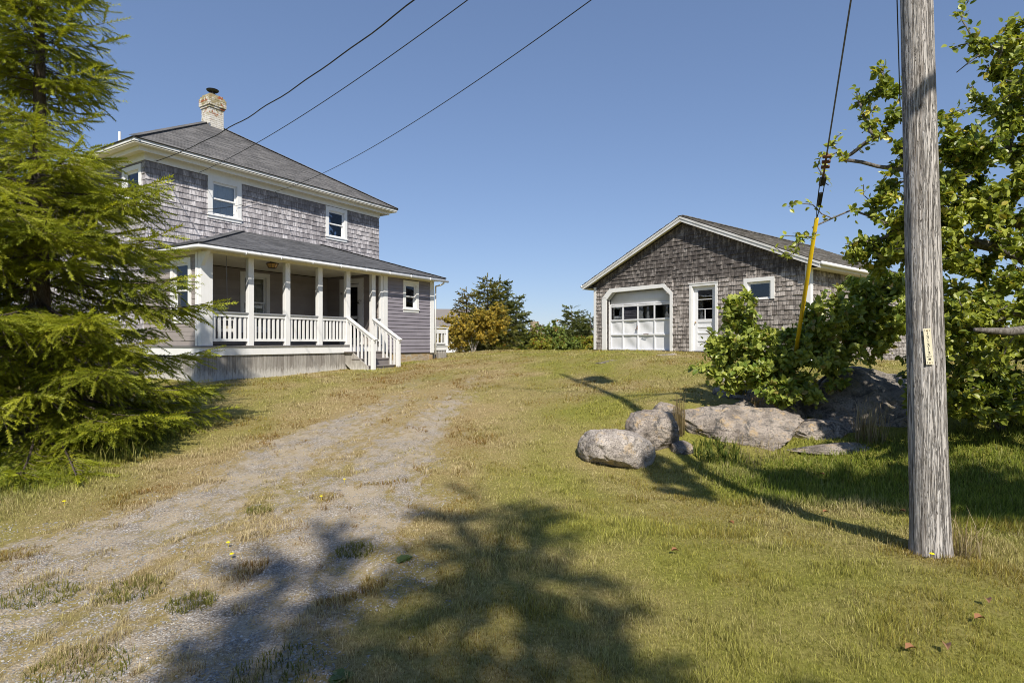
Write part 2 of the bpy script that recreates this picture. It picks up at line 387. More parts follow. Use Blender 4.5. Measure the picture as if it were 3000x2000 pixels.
def m_found():
    t = NT("foundation_stone"); v = t.coord(scale=(1, 1, 1.8)); d = t.vor(v, 3.5, 'DISTANCE_TO_EDGE'); c = t.vor(v, 3.5, 'F1', 'Color')
    base = t.mix(.5, t.ramp(t.noise(v, 4, 5), [(.3, (.25, .19, .12)), (.7, (.46, .38, .27))]), t.ramp(t.sep(c)[0], [(0, (.25, .22, .19)), (1, (.45, .30, .14))]))
    base = t.mix(t.ramp(d, [(0, 1.), (.06, 0.)]), base, (.40, .37, .32))
    M["foundation_stone"] = t.fin(base, .9, t.bump(d, .8, .03), .1)
m_found()
m_paint("concrete", (.30, .29, .27), .9, .5)
def m_attr(name, rough=.6, spec=.2, trans=0, noise=0, tint=(1.2, 1.15, .5)):
    t = NT(name); c = t.attr()
    if noise:
        c = t.mix(t.ramp(t.noise(t.coord(), noise, 3, .7), [(.35, .45), (.65, 0.)]), c, .02, 'MIX')
    M[name] = t.leafy(c, trans, rough, spec, tint) if trans else t.fin(c, rough, None, spec)
m_attr("blade", .55, .25, .30, tint=(1.1, 1.1, .6)); m_attr("needle", .5, .3, .34, tint=(1.2, 1.2, .5)); m_attr("leaf", .36, .45, .36)
m_attr("far_leaf", .5, .3, .3); m_attr("pebble", .85, .2)
def m_bark(name, a, b):
    t = NT(name); n = t.noise(t.coord(scale=(1, 1, .3)), 40, 5, .7)
    M[name] = t.fin(t.ramp(n, [(.35, a), (.65, b)]), .9, t.bump(n, .6, .01), .1)
m_bark("spruce_bark", (.06, .045, .035), (.16, .13, .11)); m_bark("apple_bark", (.07, .06, .05), (.24, .22, .20)); m_bark("birch_bark", (.20, .18, .16), (.55, .52, .48))
def m_brick():
    t = NT("old_brick"); a = t.sep(t.attr()); v = t.coord()
    paint = t.mix(t.ramp(t.noise(v, 9, 5, .7), [(.4, 0.), (.7, .6)]), (.66, .64, .60), (.40, .34, .22))
    brick = t.mix(t.noise(v, 30, 3), (.42, .13, .05), (.22, .10, .06))
    top = t.math('MULTIPLY', a[1], 1.0)
    f = t.ramp(t.math('ADD', t.math('MULTIPLY', top, .26), t.noise(v, 6, 5, .75)), [(.62, 0.), (.70, 1.)])
    M["old_brick"] = t.fin(t.mix(f, paint, t.mix(t.ramp(a[0], [(.72, 0.), (.76, 1.)]), (.34, .29, .17), brick)), .85, t.bump(t.noise(v, 40, 3), .5, .01), .1)
m_brick()
def m_ground():
    t = NT("lawn_soil"); a = t.sep(t.attr()); v = t.coord()
    fine = t.noise(v, 34, 6, .75); mid = t.noise(v, 7, 6, .7)
    dry = t.mix(t.ramp(fine, [(.3, 0.), (.7, 1.)]), (.17, .12, .045), (.42, .33, .17))
    grn = t.mix(t.ramp(fine, [(.3, 0.), (.7, 1.)]), (.10, .105, .015), (.29, .28, .065))
    grass = t.mix(t.math('ADD', a[1], t.math('MULTIPLY', t.math('SUBTRACT', mid, .5), .9), True), dry, grn)
    vc = t.sep(t.vor(v, 75, 'F1', 'Color'))[0]; vd = t.vor(v, 75)
    gr = t.ramp(vc, [(0, (.24, .20, .155)), (.45, (.40, .35, .295)), (.8, (.50, .455, .40)), (1, (.70, .66, .61))])
    gr = t.mix(t.ramp(vd, [(.35, 0.), (.7, .7)]), gr, (.14, .115, .09))
    gr = t.mix(t.ramp(t.noise(v, 2.2, 5, .65), [(.38, 0.), (.62, .85)]), gr, (.44, .36, .25))
    f = t.ramp(t.math('SUBTRACT', a[0], t.math('MULTIPLY', t.noise(t.coord(scale=(1, .62, 1)), 6.5, 7, .74), 1.56)), [(.0, 0.), (.20, 1.)])
    base = t.mix(f, grass, gr)
    h = t.math('ADD', t.math('MULTIPLY', fine, .6), t.math('MULTIPLY', t.math('MULTIPLY', vd, f), .5))
    M["ground"] = t.fin(base, .95, t.bump(h, .8, .02), .08)
m_ground()
# ------------------------------------------------------------------ ground sheet
def axis(a, b, fine0, fine1, step, far0, far1):
    core = list(np.arange(a, b, step))
    lo, hi = [], []; s = step; x = a
    while x > far0: s *= 1.16; x -= s; lo.append(x)
    s = step; x = core[-1]
    while x < far1: s *= 1.16; x += s; hi.append(x)
    return np.array(lo[::-1]+core+hi)
gx = axis(-12, 12, 0, 0, .14, -900, 900); gy = axis(-2, 30, 0, 0, .14, -900, 1500)
X, Y = np.meshgrid(gx, gy); Z = height(X, Y)
nx, ny = len(gx), len(gy)
ii = (np.arange(ny-1)[:, None]*nx+np.arange(nx-1)[None]).ravel()
gcol = np.zeros((nx*ny, 3)); gcol[:, 0] = gravel_share(X, Y).ravel(); gcol[:, 1] = green(X, Y).ravel(); gcol[:, 2] = lush(X, Y).ravel()
ground = raw("ground", np.stack([X, Y, Z], -1).reshape(-1, 3), [np.stack([ii, ii+1, ii+1+nx, ii+nx], -1)], M["ground"], None, gcol, True)
tag(ground, kind="structure")
# ------------------------------------------------------------------ building helpers
def PM(ox, oy, sx, sy):
    m = np.eye(4); m[:3, 0] = (sx, sy, 0); m[:3, 1] = (-sy, sx, 0); m[:3, 2] = (0, 0, 1); m[:3, 3] = (ox, oy, 0); return m
def PS(o, s, t):
    """sloping plane: origin o, s along the eave, t up the slope, y = inward"""
    s = np.array(s, float)/np.linalg.norm(s); t = np.array(t, float)/np.linalg.norm(t)
    m = np.eye(4); m[:3, 0] = s; m[:3, 2] = t; m[:3, 1] = np.cross(t, s); m[:3, 3] = o; return m
def field(mb, t0, t1, xf, expo, w, thick, holes=(), wj=.35, rag=.004, lap=.02, colf=None, curl=.3, top=.002):
    nrow = int(math.ceil((t1-t0)/expo-1e-6))
    for i in range(nrow):
        z0 = t0+i*expo; z1 = min(z0+expo+lap, t1)
        if z1-z0 < .01: continue
        a0, b0 = xf(z0); a1, b1 = xf(min(z1, t1)); a, b = min(a0, a1), max(b0, b1)
        segs = [(a, b, z0, z1)]
        for (hx0, hx1, h0, h1) in holes:
            if h0 >= z1-.005 or h1 <= z0+.005: continue
            out = []
            for (p, q, u, v) in segs:
                if hx1 <= p or hx0 >= q: out.append((p, q, u, v)); continue
                if p < hx0: out.append((p, hx0, u, v))
                if q > hx1: out.append((hx1, q, u, v))
                if h0 > u+.01: out.append((max(p, hx0), min(q, hx1), u, h0))
                if h1 < v-.01: out.append((max(p, hx0), min(q, hx1), h1, v))
            segs = out
        for (p, q, u, v) in segs:
            x = p-random.random()*w*.7
            while x < q-1e-4:
                ww = w*(1+wj*(random.random()*2-1)); x2 = x+ww
                xa, xb = max(x+.0015, p), min(x2-.0015, q)
                if xb-xa > .012:
                    th = thick*(1+curl*(random.random()*2-1)); j0 = (random.random()-.5)*2*rag; j1 = j0+(random.random()-.5)*rag
                    def cl(xx, zz):
                        e, f = xf(zz); return min(max(xx, e), f)
                    A, B, Ct, D = cl(xa, u), cl(xb, u), cl(xb, v), cl(xa, v)
                    if B-A > .004 or Ct-D > .004:
                        r = random.random(); c = (r, random.random(), 0) if colf is None else colf((xa+xb)/2, u, r)
                        mb.add([(D, -top, v), (Ct, -top, v), (A, -th, u+j0), (B, -th, u+j1), (A, 0, u+j0), (B, 0, u+j1)],
                               [(2, 3, 1, 0), (4, 5, 3, 2)], [(4, 2, 0), (5, 1, 3)], c)
                x = x2
def wall(mb, x0, x1, z0, z1, holes=(), th=.14, y=0.0):
    xs = sorted({x0, x1, *[h[0] for h in holes], *[h[1] for h in holes]}); zs = sorted({z0, z1, *[h[2] for h in holes], *[h[3] for h in holes]})
    for a, b in zip(xs, xs[1:]):
        for c, d in zip(zs, zs[1:]):
            mx, mz = (a+b)/2, (c+d)/2
            if any(h[0] < mx < h[1] and h[2] < mz < h[3] for h in holes): continue
            mb.add([(a, y, c), (b, y, c), (b, y, d), (a, y, d), (a, y+th, c), (b, y+th, c), (b, y+th, d), (a, y+th, d)], [(0, 1, 2, 3), (5, 4, 7, 6)])
    for h in holes:
        a, b, c, d = h
        mb.add([(a, y, c), (b, y, c), (b, y, d), (a, y, d), (a, y+th, c), (b, y+th, c), (b, y+th, d), (a, y+th, d)],
               [(0, 4, 5, 1), (1, 5, 6, 2), (2, 6, 7, 3), (3, 7, 4, 0)])
    a, b, c, d = x0, x1, z0, z1
    mb.add([(a, y, c), (b, y, c), (b, y, d), (a, y, d), (a, y+th, c), (b, y+th, c), (b, y+th, d), (a, y+th, d)],
           [(0, 4, 5, 1), (1, 5, 6, 2), (2, 6, 7, 3), (3, 7, 4, 0)])
def window(root, Mx, x0, x1, z0, z1, tr=.12, kind='double', curtain=None, paint="white_paint", head=0, sill=True, rail=.5, proud=.035):
    """opening x0..x1, z0..z1 in the wall plane Mx (y=0 outer face)"""
    f = MB(Mx); p = -proud
    f.box(x0-tr, x0, p, .0, z0, z1+tr+head); f.box(x1, x1+tr, p, 0, z0, z1+tr+head); f.box(x0, x1, p, 0, z1, z1+tr+head)
    for a, b, c, d in ((x0, x0+.02, z0, z1), (x1-.02, x1, z0, z1), (x0+.02, x1-.02, z1-.02, z1), (x0+.02, x1-.02, z0, z0+.02)):
        f.box(a, b, 0.001, .10, c, d)
    w = f.build("window", M[paint], root, bevel=.003)
    if sill:
        s = MB(Mx); s.box(x0-tr-.02, x1+tr+.02, p-.03, .03, z0-.045, z0); s.box(x0-tr, x1+tr, p, 0, z0-.13, z0-.046); s.build("sill", M[paint], w, bevel=.003)
    zm = z0+(z1-z0)*rail; e = .045
    def sash(a, b, c, d, y):
        s = MB(Mx)
        s.box(a, a+e, y, y+.03, c, d); s.box(b-e, b, y, y+.03, c, d); s.box(a+e, b-e, y, y+.03, d-e, d); s.box(a+e, b-e, y, y+.03, c, c+e)
        o = s.build("sash", M[paint], w, bevel=.002)
        g = MB(Mx); g.box(a+e, b-e, y+.012, y+.016, c+e, d-e); g.build("pane", M["glass"], w); return o
    if kind == 'double':
        sash(x0+.02, x1-.02, zm-.02, z1-.02, .03); sash(x0+.02, x1-.02, z0+.02, zm+.02, .062)
    elif kind == 'single': sash(x0+.02, x1-.02, z0+.02, z1-.02, .04)
    if curtain:
        mat, segs = curtain
        for (a, b, c, d) in segs:
            n = max(8, int((b-a)*46)); xs = np.linspace(a, b, n); yy = .105+.008*np.sin(xs*75+a*7)+.006*np.sin(xs*31)
            V = np.array([[(x, y, zz) for x, y in zip(xs, yy)] for zz in (c, d)]).reshape(-1, 3)
            k = MB(Mx); i = np.arange(n-1); k.add(V, np.stack([i, i+1, i+1+n, i+n], -1)); k.build("curtain", M[mat], w, True)
    return w
# ------------------------------------------------------------------ HOUSE
house = empty("house", (-7.6, 14.7, .60), math.atan2(.850, .527), "two storey grey shingled house with hipped roof and white railed front porch", "house")
F0 = PM(0, 0, 1, 0)                 # porch front plane
FM = PM(0, 2.8, 1, 0)               # main front wall
LM = PM(-.25, 11.9, 0, -1)          # main left wall, s runs towards the front
RM = PM(8.66, 2.8, 0, 1)
BM = PM(8.66, 11.9, -1, 0)
ZF, ZE = 1.49, 6.72                 # porch floor, top of main wall
w1 = (1.66, 2.46, 5.46, 6.46); w2 = (6.09, 6.83, 5.49, 6.44); wp = (2.70, 3.50, 2.02, 3.70)
lw = [(8.98-7.9, 8.98-7.2, 5.2, 6.3)]
wl_holes = [(-.2+0.05, .55, 5.35, 6.4), (8.0, 8.8, 5.35, 6.4), (6.9, 7.7, 2.3, 3.6)]
wl_holes[0] = (.15, .95, 5.2, 6.3)
mb = MB(FM); wall(mb, -.25, 8.66, .62, ZE, [w1, w2, wp]); mb.build("front_wall", M["dark_wood"], house)
mb = MB(LM); wall(mb, .145, 8.955, .62, ZE, wl_holes); mb.build("side_wall", M["dark_wood"], house)
mb = MB(RM); wall(mb, .145, 8.955, .3, ZE); mb.build("side_wall", M["dark_wood"], house)
mb = MB(BM); wall(mb, 0, 8.91, .3, ZE); mb.build("rear_wall", M["dark_wood"], house)
mb = MB(); mb.box(0, 8.5, 3.7, 3.75, .7, 6.7); mb.box(0, 8.5, 2.96, 3.70, 4.3, 4.35); mb.build("interior_partition", M["interior_wall"], house)
def cov(x0, x1): return lambda z: (x0, x1)
tr = .15
mb = MB(FM)
field(mb, 3.93, 6.60, cov(-.25, 8.66), .166, .145, .026, [(w[0]-tr, w[1]+tr, w[2]-.13, w[3]+tr+.3) for w in (w1, w2)])
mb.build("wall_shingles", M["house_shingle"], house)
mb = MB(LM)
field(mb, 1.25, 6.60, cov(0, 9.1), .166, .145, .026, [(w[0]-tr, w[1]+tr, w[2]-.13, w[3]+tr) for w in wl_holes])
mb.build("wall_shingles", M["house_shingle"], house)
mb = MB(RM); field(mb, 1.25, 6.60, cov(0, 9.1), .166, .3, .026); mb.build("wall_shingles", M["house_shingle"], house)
mb = MB(FM); field(mb, 1.5, 3.9, cov(-.25, 6.05), .118, 2.6, .013, [(wp[0]-.13, wp[1]+.13, wp[2]-.13, wp[3]+.13)], rag=0, curl=.05); mb.build("porch_clapboards", M["taupe_clapboard"], house)
window(house, FM, *w1, tr=.15, curtain=("curtain", [(w1[0]+.02, w1[1]-.02, w1[2], w1[3])]))
window(house, FM, *w2, tr=.14, curtain=("curtain", [(w2[0]+.02, w2[0]+.3, w2[2], w2[3]), (w2[0]+.36, w2[1]-.02, w2[2], w2[3])]))
window(house, FM, *wp, tr=.13, curtain=("cream_curtain", [(wp[0]+.32, wp[1]-.02, wp[2]+.05, wp[3])]), rail=.5)
for i, h in enumerate(wl_holes): window(house, LM, *h, tr=.13, curtain=("curtain", [(h[0]+.02, h[1]-.02, h[2]+.02, h[3])]))
# frieze, soffits, fascias of the main roof
def ring(mb, u0, u1, v0, v1, z0, z1, t):
    """rectangular ring of boards, outer edge at u0..u1, v0..v1, t thick inward"""
    mb.box(u0, u1, v0, v0+t, z0, z1); mb.box(u0, u1, v1-t, v1, z0, z1); mb.box(u0, u0+t, v0+t, v1-t, z0, z1); mb.box(u1-t, u1, v0+t, v1-t, z0, z1)
mb = MB(); ring(mb, -.28, 8.69, 2.77, 11.93, 6.60, 6.865, .029); mb.build("frieze_board", M["white_paint"], house, bevel=.003)
mb = MB(); ring(mb, -.55, 8.96, 2.50, 12.20, 6.75, 6.865, .03); mb.build("eave_moulding", M["white_paint"], house, bevel=.006)
mb = MB(); ring(mb, -.519, 8.929, 2.531, 12.169, 6.80, 6.83, .25); ring(mb, -.76, 9.17, 2.29, 12.41, 6.865, 6.885, .52); mb.build("soffit", M["soffit_paint"], house)
mb = MB(); ring(mb, -.78, 9.19, 2.27, 12.43, 6.90, 6.985, .03); ring(mb, -.74, 9.15, 2.31, 12.39, 6.872, 6.899, .03); mb.build("fascia", M["white_paint"], house, bevel=.006)
roof_c = (4.2, 7.35); ZR0, ZR1 = 6.99, 9.98
def hip_roof(name, matn, u0, u1, v0, v1, ax, ay, z0, z1, expo=.135):
    mb = MB()
    V = [(u0, v0, z0), (u1, v0, z0), (u1, v1, z0), (u0, v1, z0), (ax, ay, z1), (u0, v0, z0-.02), (u1, v0, z0-.02), (u1, v1, z0-.02), (u0, v1, z0-.02)]
    mb.add(V, [(0, 1, 6, 5), (1, 2, 7, 6), (2, 3, 8, 7), (3, 0, 5, 8), (5, 6, 7, 8)], [(0, 4, 1), (1, 4, 2), (2, 4, 3), (3, 4, 0)], (.2, .5, 0))
    cs = [(u0, v0), (u1, v0), (u1, v1), (u0, v1)]
    for i in range(4):
        a, b = np.array(cs[i]), np.array(cs[(i+1) % 4]); L = np.linalg.norm(b-a); s = (b-a)/L
        inn = np.array([-s[1], s[0]]); ap = np.array([ax, ay])-a; sx, dd = ap@s, ap@inn; sl = math.hypot(dd, z1-z0)
        m = PS((a[0], a[1], z0+.004), (s[0], s[1], 0), (inn[0]*dd, inn[1]*dd, z1-z0))
        k = MB(m)
        field(k, -.02, sl, lambda t, sx=sx, sl=sl, L=L: (sx*max(t, 0)/sl, L+(sx-L)*max(t, 0)/sl), expo, .31, .011, wj=.12, rag=.003, curl=.5)
        mb.v += k.v; mb.c += k.c; mb.q += [q+mb.n for q in k.q]; mb.t += [q+mb.n for q in k.t]; mb.n += k.n
    for c in cs:
        A = np.array([c[0], c[1], z0+.02]); B = np.array([ax, ay, z1+.02]); n = int(np.linalg.norm(B-A)/.16)
        for j in range(n):
            p, q = A+(B-A)*j/n, A+(B-A)*(j+1.15)/n; mb.beam(p+(0, 0, .008), q, .22, .012, col=(random.random(), 0, 0))
    return mb.build(name, M[matn], house)
roof = hip_roof("roof", "house_roof", -.80, 9.21, 2.25, 12.45, *roof_c, ZR0, ZR1)
# chimney: courses of brick, flared head, metal cap
mb = MB(); cu, cv = 4.2, 7.02; z = 9.0; k = 0
while z < 10.86:
    hw = .27+(.035 if z > 10.28 else 0)+(.035 if 10.40 < z < 10.72 else 0)-(.05 if z > 10.78 else 0)
    for side in range(4):
        a = side*math.pi/2; ca, sa = math.cos(a), math.sin(a); nb = 3; off = (k % 2)*.5
        xs = [-hw]+[x for x in np.arange(-hw+(2*hw/nb)*(.5 if off else 1), hw-.03, 2*hw/nb)]+[hw]
        for x0, x1 in zip(xs, xs[1:]):
            g = .004; pr = random.random()*.008
            V = [(x, y, zz) for x in (x0+g, x1-g) for y in (-hw-pr, -hw+.06) for zz in (z+g, z+.075-g)]
            V = [(cu+x*ca-y*sa, cv+x*sa+y*ca, zz) for x, y, zz in V]
            mb.add(V, [(0, 1, 3, 2), (4, 6, 7, 5), (0, 4, 5, 1), (2, 3, 7, 6), (0, 2, 6, 4), (1, 5, 7, 3)], col=(random.random(), max(0, (z-9.7)/1.1), 0))
    z += .075; k += 1
mb.box(cu-.255, cu+.255, cv-.255, cv+.255, 9.0, 10.85, (.1, .0, 0))
ch = mb.build("chimney", M["old_brick"], roof)
mb = MB(); mb.lathe([(0, .0), (.11, .0), (.11, .14), (.10, .14), (.10, .02), (0, .02)], (cu, cv, 10.84), 16)
for a in range(3): mb.tube([(cu+.1*math.cos(a*2.1), cv+.1*math.sin(a*2.1), 10.96), (cu+.17*math.cos(a*2.1), cv+.17*math.sin(a*2.1), 11.1)], .008, 5)
mb.lathe([(0, .05), (.1, .045), (.2, .0), (.225, .03), (.215, .045), (.1, .06), (0, .065)], (cu, cv, 11.08), 20); mb.build("chimney_cap", M["black_iron"], roof)
mb = MB(); mb.box(cu-.30, cu+.30, cv-.30, cv-.27, 9.3, 9.62); mb.box(cu-.31, cu-.27, cv-.3, cv+.3, 9.3, 9.74); mb.build("flashing", M["galvanised"], roof)
mb = MB(); mb.tube([(-.35, 4.0, 7.1), (-.35, 4.0, 7.57)], .035, 10); mb.build("vent_pipe", M["white_paint"], roof)
# ---- porch
mb = MB(); mb.box(-.34, 6.02, -.06, 2.78, 1.455, ZF); mb.build("porch_floor", M["porch_deck_paint"], house, bevel=.004)
mb = MB(); mb.box(-.31, 5.95, -.03, 0, 1.24, 1.453); mb.box(-.31, -.28, .001, 2.75, 1.24, 1.453); mb.box(-.34, 5.98, -.045, -.03, 1.44, 1.454); mb.build("skirt_band", M["white_paint"], house, bevel=.004)
mb = MB(); x = -.30
while x < 5.9:
    w = .10+random.random()*.02
    y0 = .01+random.random()*.006
    if not (4.5 < x < 5.6 and False): mb.box(x, x+w-.006, y0, y0+.02, .28, 1.238, (random.random(), 0, 0))
    x += w
y = .05
while y < 2.7:
    w = .11; mb.box(-.30, -.28, y, y+w-.006, .28, 1.238, (random.random(), 0, 0)); y += w
mb.box(-.27, 5.9, .05, .06, .2, 1.2, (0, 0, 0))
mb.build("porch_skirting", M["weathered_boards"], house)
mb = MB(); mb.box(-.30, 6.0, .0, 2.79, 3.93, 3.96)
for yy in np.arange(.2, 2.8, .14): mb.box(-.28, 6.0, yy, yy+.006, 3.925, 3.9299)
mb.build("porch_ceiling", M["soffit_paint"], house)
mb = MB(); mb.box(-.30, 6.0, 0.0, .14, 3.84, 3.929); mb.box(-.30, 8.74, -.02, -.001, 3.84, 3.96); mb.box(-.30, -.18, .141, 2.78, 3.80, 3.929); mb.build("porch_header", M["soffit_paint"], house, bevel=.003)
for u0 in (1.0, 2.155, 3.31, 4.42, 5.53):
    mb = MB(); mb.box(u0, u0+.165, .0, .13, ZF, 3.839); mb.build("porch_post", M["white_paint"], house, bevel=.006)
mb = MB(); mb.box(-.31, -.001, -.015, .12, ZF, 3.839); mb.box(-.325, -.25, .12, .22, ZF, 3.839)
mb.prism([(-.31, -.02, 3.84), (-.31, -.02, 3.5), (-.31, -.30, 3.84)], (.09, 0, 0)); mb.build("corner_pier", M["white_paint"], house, bevel=.006)
mb = MB(); mb.box(5.93, 6.05, .0, .10, ZF-.26, 3.839); mb.box(6.052, 6.25, -.02, .0, 1.24, 3.839); mb.build("corner_pier", M["white_paint"], house, bevel=.005)
# left end of the porch: clapboarded wall with a window
LP = PM(-.28, 2.79, 0, -1); lpw = (1.50, 2.22, 2.2, 3.62)
mb = MB(LP); wall(mb, 0, 2.56, ZF, 3.83, [lpw], .08); field(mb, 1.5, 3.8, cov(0, 2.56), .118, 2, .013, [(lpw[0]-.13, lpw[1]+.13, lpw[2]-.1, lpw[3]+.13)], rag=0)
mb.build("porch_end_wall", M["taupe_clapboard"], house); window(house, LP, *lpw, tr=.12)
# railings
def rail_panel(a, b, n):
    mb = MB(); mb.box(a, b, .02, .11, 2.245, 2.33)
    r = mb.build("railing", M["white_paint"], house, bevel=.004)
    mb = MB(); mb.box(a, b, .035, .095, 1.60, 1.67); mb.build("bottom_rail", M["white_paint"], r, bevel=.004)
    mb = MB(); mb.box(a, b, -.01, .13, 2.331, 2.372); mb.build("cap_rail", M["grey_rail_paint"], r, bevel=.006)
    for i in range(n):
        x = a+(b-a)*(i+.5)/n; mb = MB(); mb.box(x-.033, x+.033, .04, .075, 1.67, 2.245); mb.build("baluster", M["white_paint"], r, bevel=.003)
for a, b in ((0, 1.0), (1.165, 2.155), (2.32, 3.31), (3.475, 4.42)): rail_panel(a, b, 7)
rail_panel(5.70, 5.93, 1)
# steps
st_e = MB(); tz = [1.28, 1.06, .85]; td = [(-.04, -.36), (-.30, -.66), (-.60, -1.02)]
for zt, (ya, yb) in zip(tz, td): st_e.box(4.28+.06*(1.28-zt)/.2, 5.70, yb, ya, zt-.035, zt)
stairs = st_e.build("stairs", M["stair_paint"], house, bevel=.005)
for zt, (ya, yb) in zip(tz, td):
    mb = MB(); mb.box(4.40, 5.66, yb+.03, yb+.055, zt-.25 if zt > .9 else .45, zt-.036); mb.build("riser", M["stair_paint"], stairs, bevel=.003)
for xx in (4.36, 5.66):
    mb = MB(); mb.prism([(xx, -.001, 1.24), (xx, -.36, 1.24), (xx, -1.0, .82), (xx, -1.02, .4), (xx, -.7, .4), (xx, -.001, .9)], (.035, 0, 0)); mb.build("stringer", M["weathered_boards"], stairs)
for u0 in (4.42, 5.53):
    mb = MB(); mb.box(u0, u0+.12, -1.17, -1.06, .55, 1.66)
    mb.build("newel_post", M["white_paint"], stairs, bevel=.006)
    xc = u0+.06; A = np.array([xc, -.01, 2.36]); B = np.array([xc, -1.24, 1.645])
    mb = MB(); mb.beam(A, B, .13, .045); mb.beam(A-(0, 0, .07), B-(0, -.04, .07), .05, .07); mb.build("handrail", M["white_paint"], stairs, bevel=.005)
    for i, yy in enumerate(np.linspace(-.13, -.95, 6)):
        top = 2.36-.715*(-yy)/1.23-.06; bot = tz[min(2, i//2)] if i//2 < 3 else .8
        mb = MB(); mb.box(xc-.03, xc+.03, yy-.017, yy+.017, bot, top); mb.build("baluster", M["white_paint"], stairs, bevel=.003)
# ---- enclosed end of the porch (mauve clapboards)
ww = (7.16, 7.72, 2.78, 3.66)
mb = MB(F0); wall(mb, 6.06, 8.68, 1.172, 3.84, [ww]); mb.build("front_wall", M["dark_wood"], house)
mb = MB(F0); field(mb, 1.20, 3.84, cov(6.25, 8.51), .125, 3.1, .024, [(ww[0]-.13, ww[1]+.14, ww[2]-.1, ww[3]+.3)], rag=0, curl=.05); mb.build("mauve_clapboards", M["mauve_clapboard"], house)
window(house, F0, *ww, tr=.135)
mb = MB(); mb.box(8.51, 8.73, -.03, -.001, 1.17, 3.84); mb.box(8.70, 8.73, 0, .12, 1.17, 3.84); mb.build("corner_board", M["white_paint"], house, bevel=.004)
WR = PM(8.68, 0, 0, 1); mb = MB(WR); wall(mb, .145, 2.795, 1.172, 3.9); field(mb, 1.2, 3.9, cov(.12, 2.8), .125, 3, .016, rag=0); mb.build("side_wall", M["mauve_clapboard"], house)
DW = PM(6.05, 2.79, 0, -1); dh = (.92, 1.64, 1.50, 3.66)     # s = 2.79 - v
mb = MB(DW); wall(mb, 0, 2.645, 1.49, 3.92, [dh], .08); mb.build("side_wall", M["dark_wood"], house)
mb = MB(DW); field(mb, 1.5, 3.92, cov(0, 2.66), .118, 3, .013, [(dh[0]-.26, dh[1]+.22, 1.4, 3.83)], rag=0, curl=.05); mb.build("porch_clapboards", M["taupe_clapboard"], house)
mb = MB(DW); mb.box(dh[0]-.26, dh[0], -.03, 0, 1.5, 3.83); mb.box(dh[1], dh[1]+.22, -.03, 0, 1.5, 3.83); mb.box(dh[0], dh[1], -.03, 0, 3.66, 3.83)
mb.box(dh[0], dh[0]+.1, .01, .05, 1.5, 3.64); mb.box(dh[1]-.1, dh[1], .01, .05, 1.5, 3.64); mb.box(dh[0]+.1, dh[1]-.1, .01, .05, 3.53, 3.64); mb.box(dh[0]+.1, dh[1]-.1, .01, .05, 2.40, 2.50); mb.box(dh[0]+.1, dh[1]-.1, .01, .045, 1.5, 1.72)
door = mb.build("door", M["white_paint"], house, bevel=.003)
mb = MB(DW); mb.box(dh[0]+.1, dh[1]-.1, .025, .03, 2.5, 3.53); mb.box(dh[0]+.1, dh[1]-.1, .025, .03, 1.72, 2.40); mb.build("pane", M["glass"], door)
mb = MB(DW); mb.tube([(dh[1]-.05, .0, 2.42), (dh[1]-.05, -.05, 2.44), (dh[1]-.05, -.05, 2.54), (dh[1]-.05, 0, 2.56)], .008, 6); mb.build("handle", M["black_iron"], door)
mb = MB(DW); mb.box(.74, .77, -.045, -.03, 3.28, 3.36); mb.build("doorbell", M["black_iron"], door)
mb = MB(DW); xb = dh[1]+.12
mb.tube([(xb, -.03, 3.02), (xb, -.13, 3.05), (xb, -.17, 3.0)], .007, 5); mb.lathe([(.0, .07), (.018, .06), (.03, .02), (.055, 0), (.05, -.004)], (xb, -.17, 2.92), 12); mb.build("wall_bell", M["black_iron"], door)
mb = MB(DW); wall(mb, 0, 2.6, 1.5, 3.9, (), .02, .7); mb.build("interior_partition", M["interior_wall"], house)
mb = MB(); mb.box(6.0, 8.70, .02, .3, .35, 1.17); mb.box(8.4, 8.70, .3, 2.9, .35, 1.17); mb.build("foundation", M["foundation_stone"], house)
# porch roof (hipped both ends)
mb = MB(); u0, u1, v0, z0, zt, run = -.62, 8.97, -.42, 3.985, 5.10, 3.22
V = [(u0, v0, z0), (u1, v0, z0), (u1-run, 2.785, zt), (u0+run, 2.785, zt), (u0, 2.785, z0), (u1, 2.785, z0)]
mb.add(V, [(0, 1, 2, 3)], [(0, 3, 4), (1, 5, 2)], (.2, 0, 0)); mb.add([(a, b, c-.03) for a, b, c in V], [(0, 3, 2, 1)], [(0, 4, 3), (1, 2, 5)], (.2, 0, 0))
sl = math.hypot(run, zt-z0)
k = MB(PS((u0, v0, z0+.004), (1, 0, 0), (0, run, zt-z0))); field(k, -.02, sl, lambda t: (run*max(t, 0)/sl, (u1-u0)-run*max(t, 0)/sl), .135, .31, .010, wj=.1, rag=.002, curl=.5)
for kk in (k,):
    mb.v += kk.v; mb.c += kk.c; mb.q += [q+mb.n for q in kk.q]; mb.t += [q+mb.n for q in kk.t]; mb.n += kk.n
for (o, s, t, L) in (((u0, 2.785, z0+.004), (0, -1, 0), (run, 0, zt-z0), run), ((u1, v0, z0+.004), (0, 1, 0), (-run, 0, zt-z0), run)):
    k = MB(PS(o, s, t)); left = s[1] < 0
    field(k, -.02, sl, (lambda t: (0, run-run*max(t, 0)/sl)) if left else (lambda t: (run*max(t, 0)/sl, run)), .135, .31, .010, wj=.1, rag=.002)
    mb.v += k.v; mb.c += k.c; mb.q += [q+mb.n for q in k.q]; mb.t += [q+mb.n for q in k.t]; mb.n += k.n
for c, e in (((u0, v0), (u0+run, 2.785)), ((u1, v0), (u1-run, 2.785))):
    A = np.array([*c, z0+.016]); B = np.array([*e, zt+.016]); n = 24
    for j in range(n): mb.beam(A+(B-A)*j/n+(0, 0, .008), A+(B-A)*(j+1.15)/n, .24, .010, col=(random.random(), 0, 0))
proof = mb.build("porch_roof", M["porch_roof"], house)
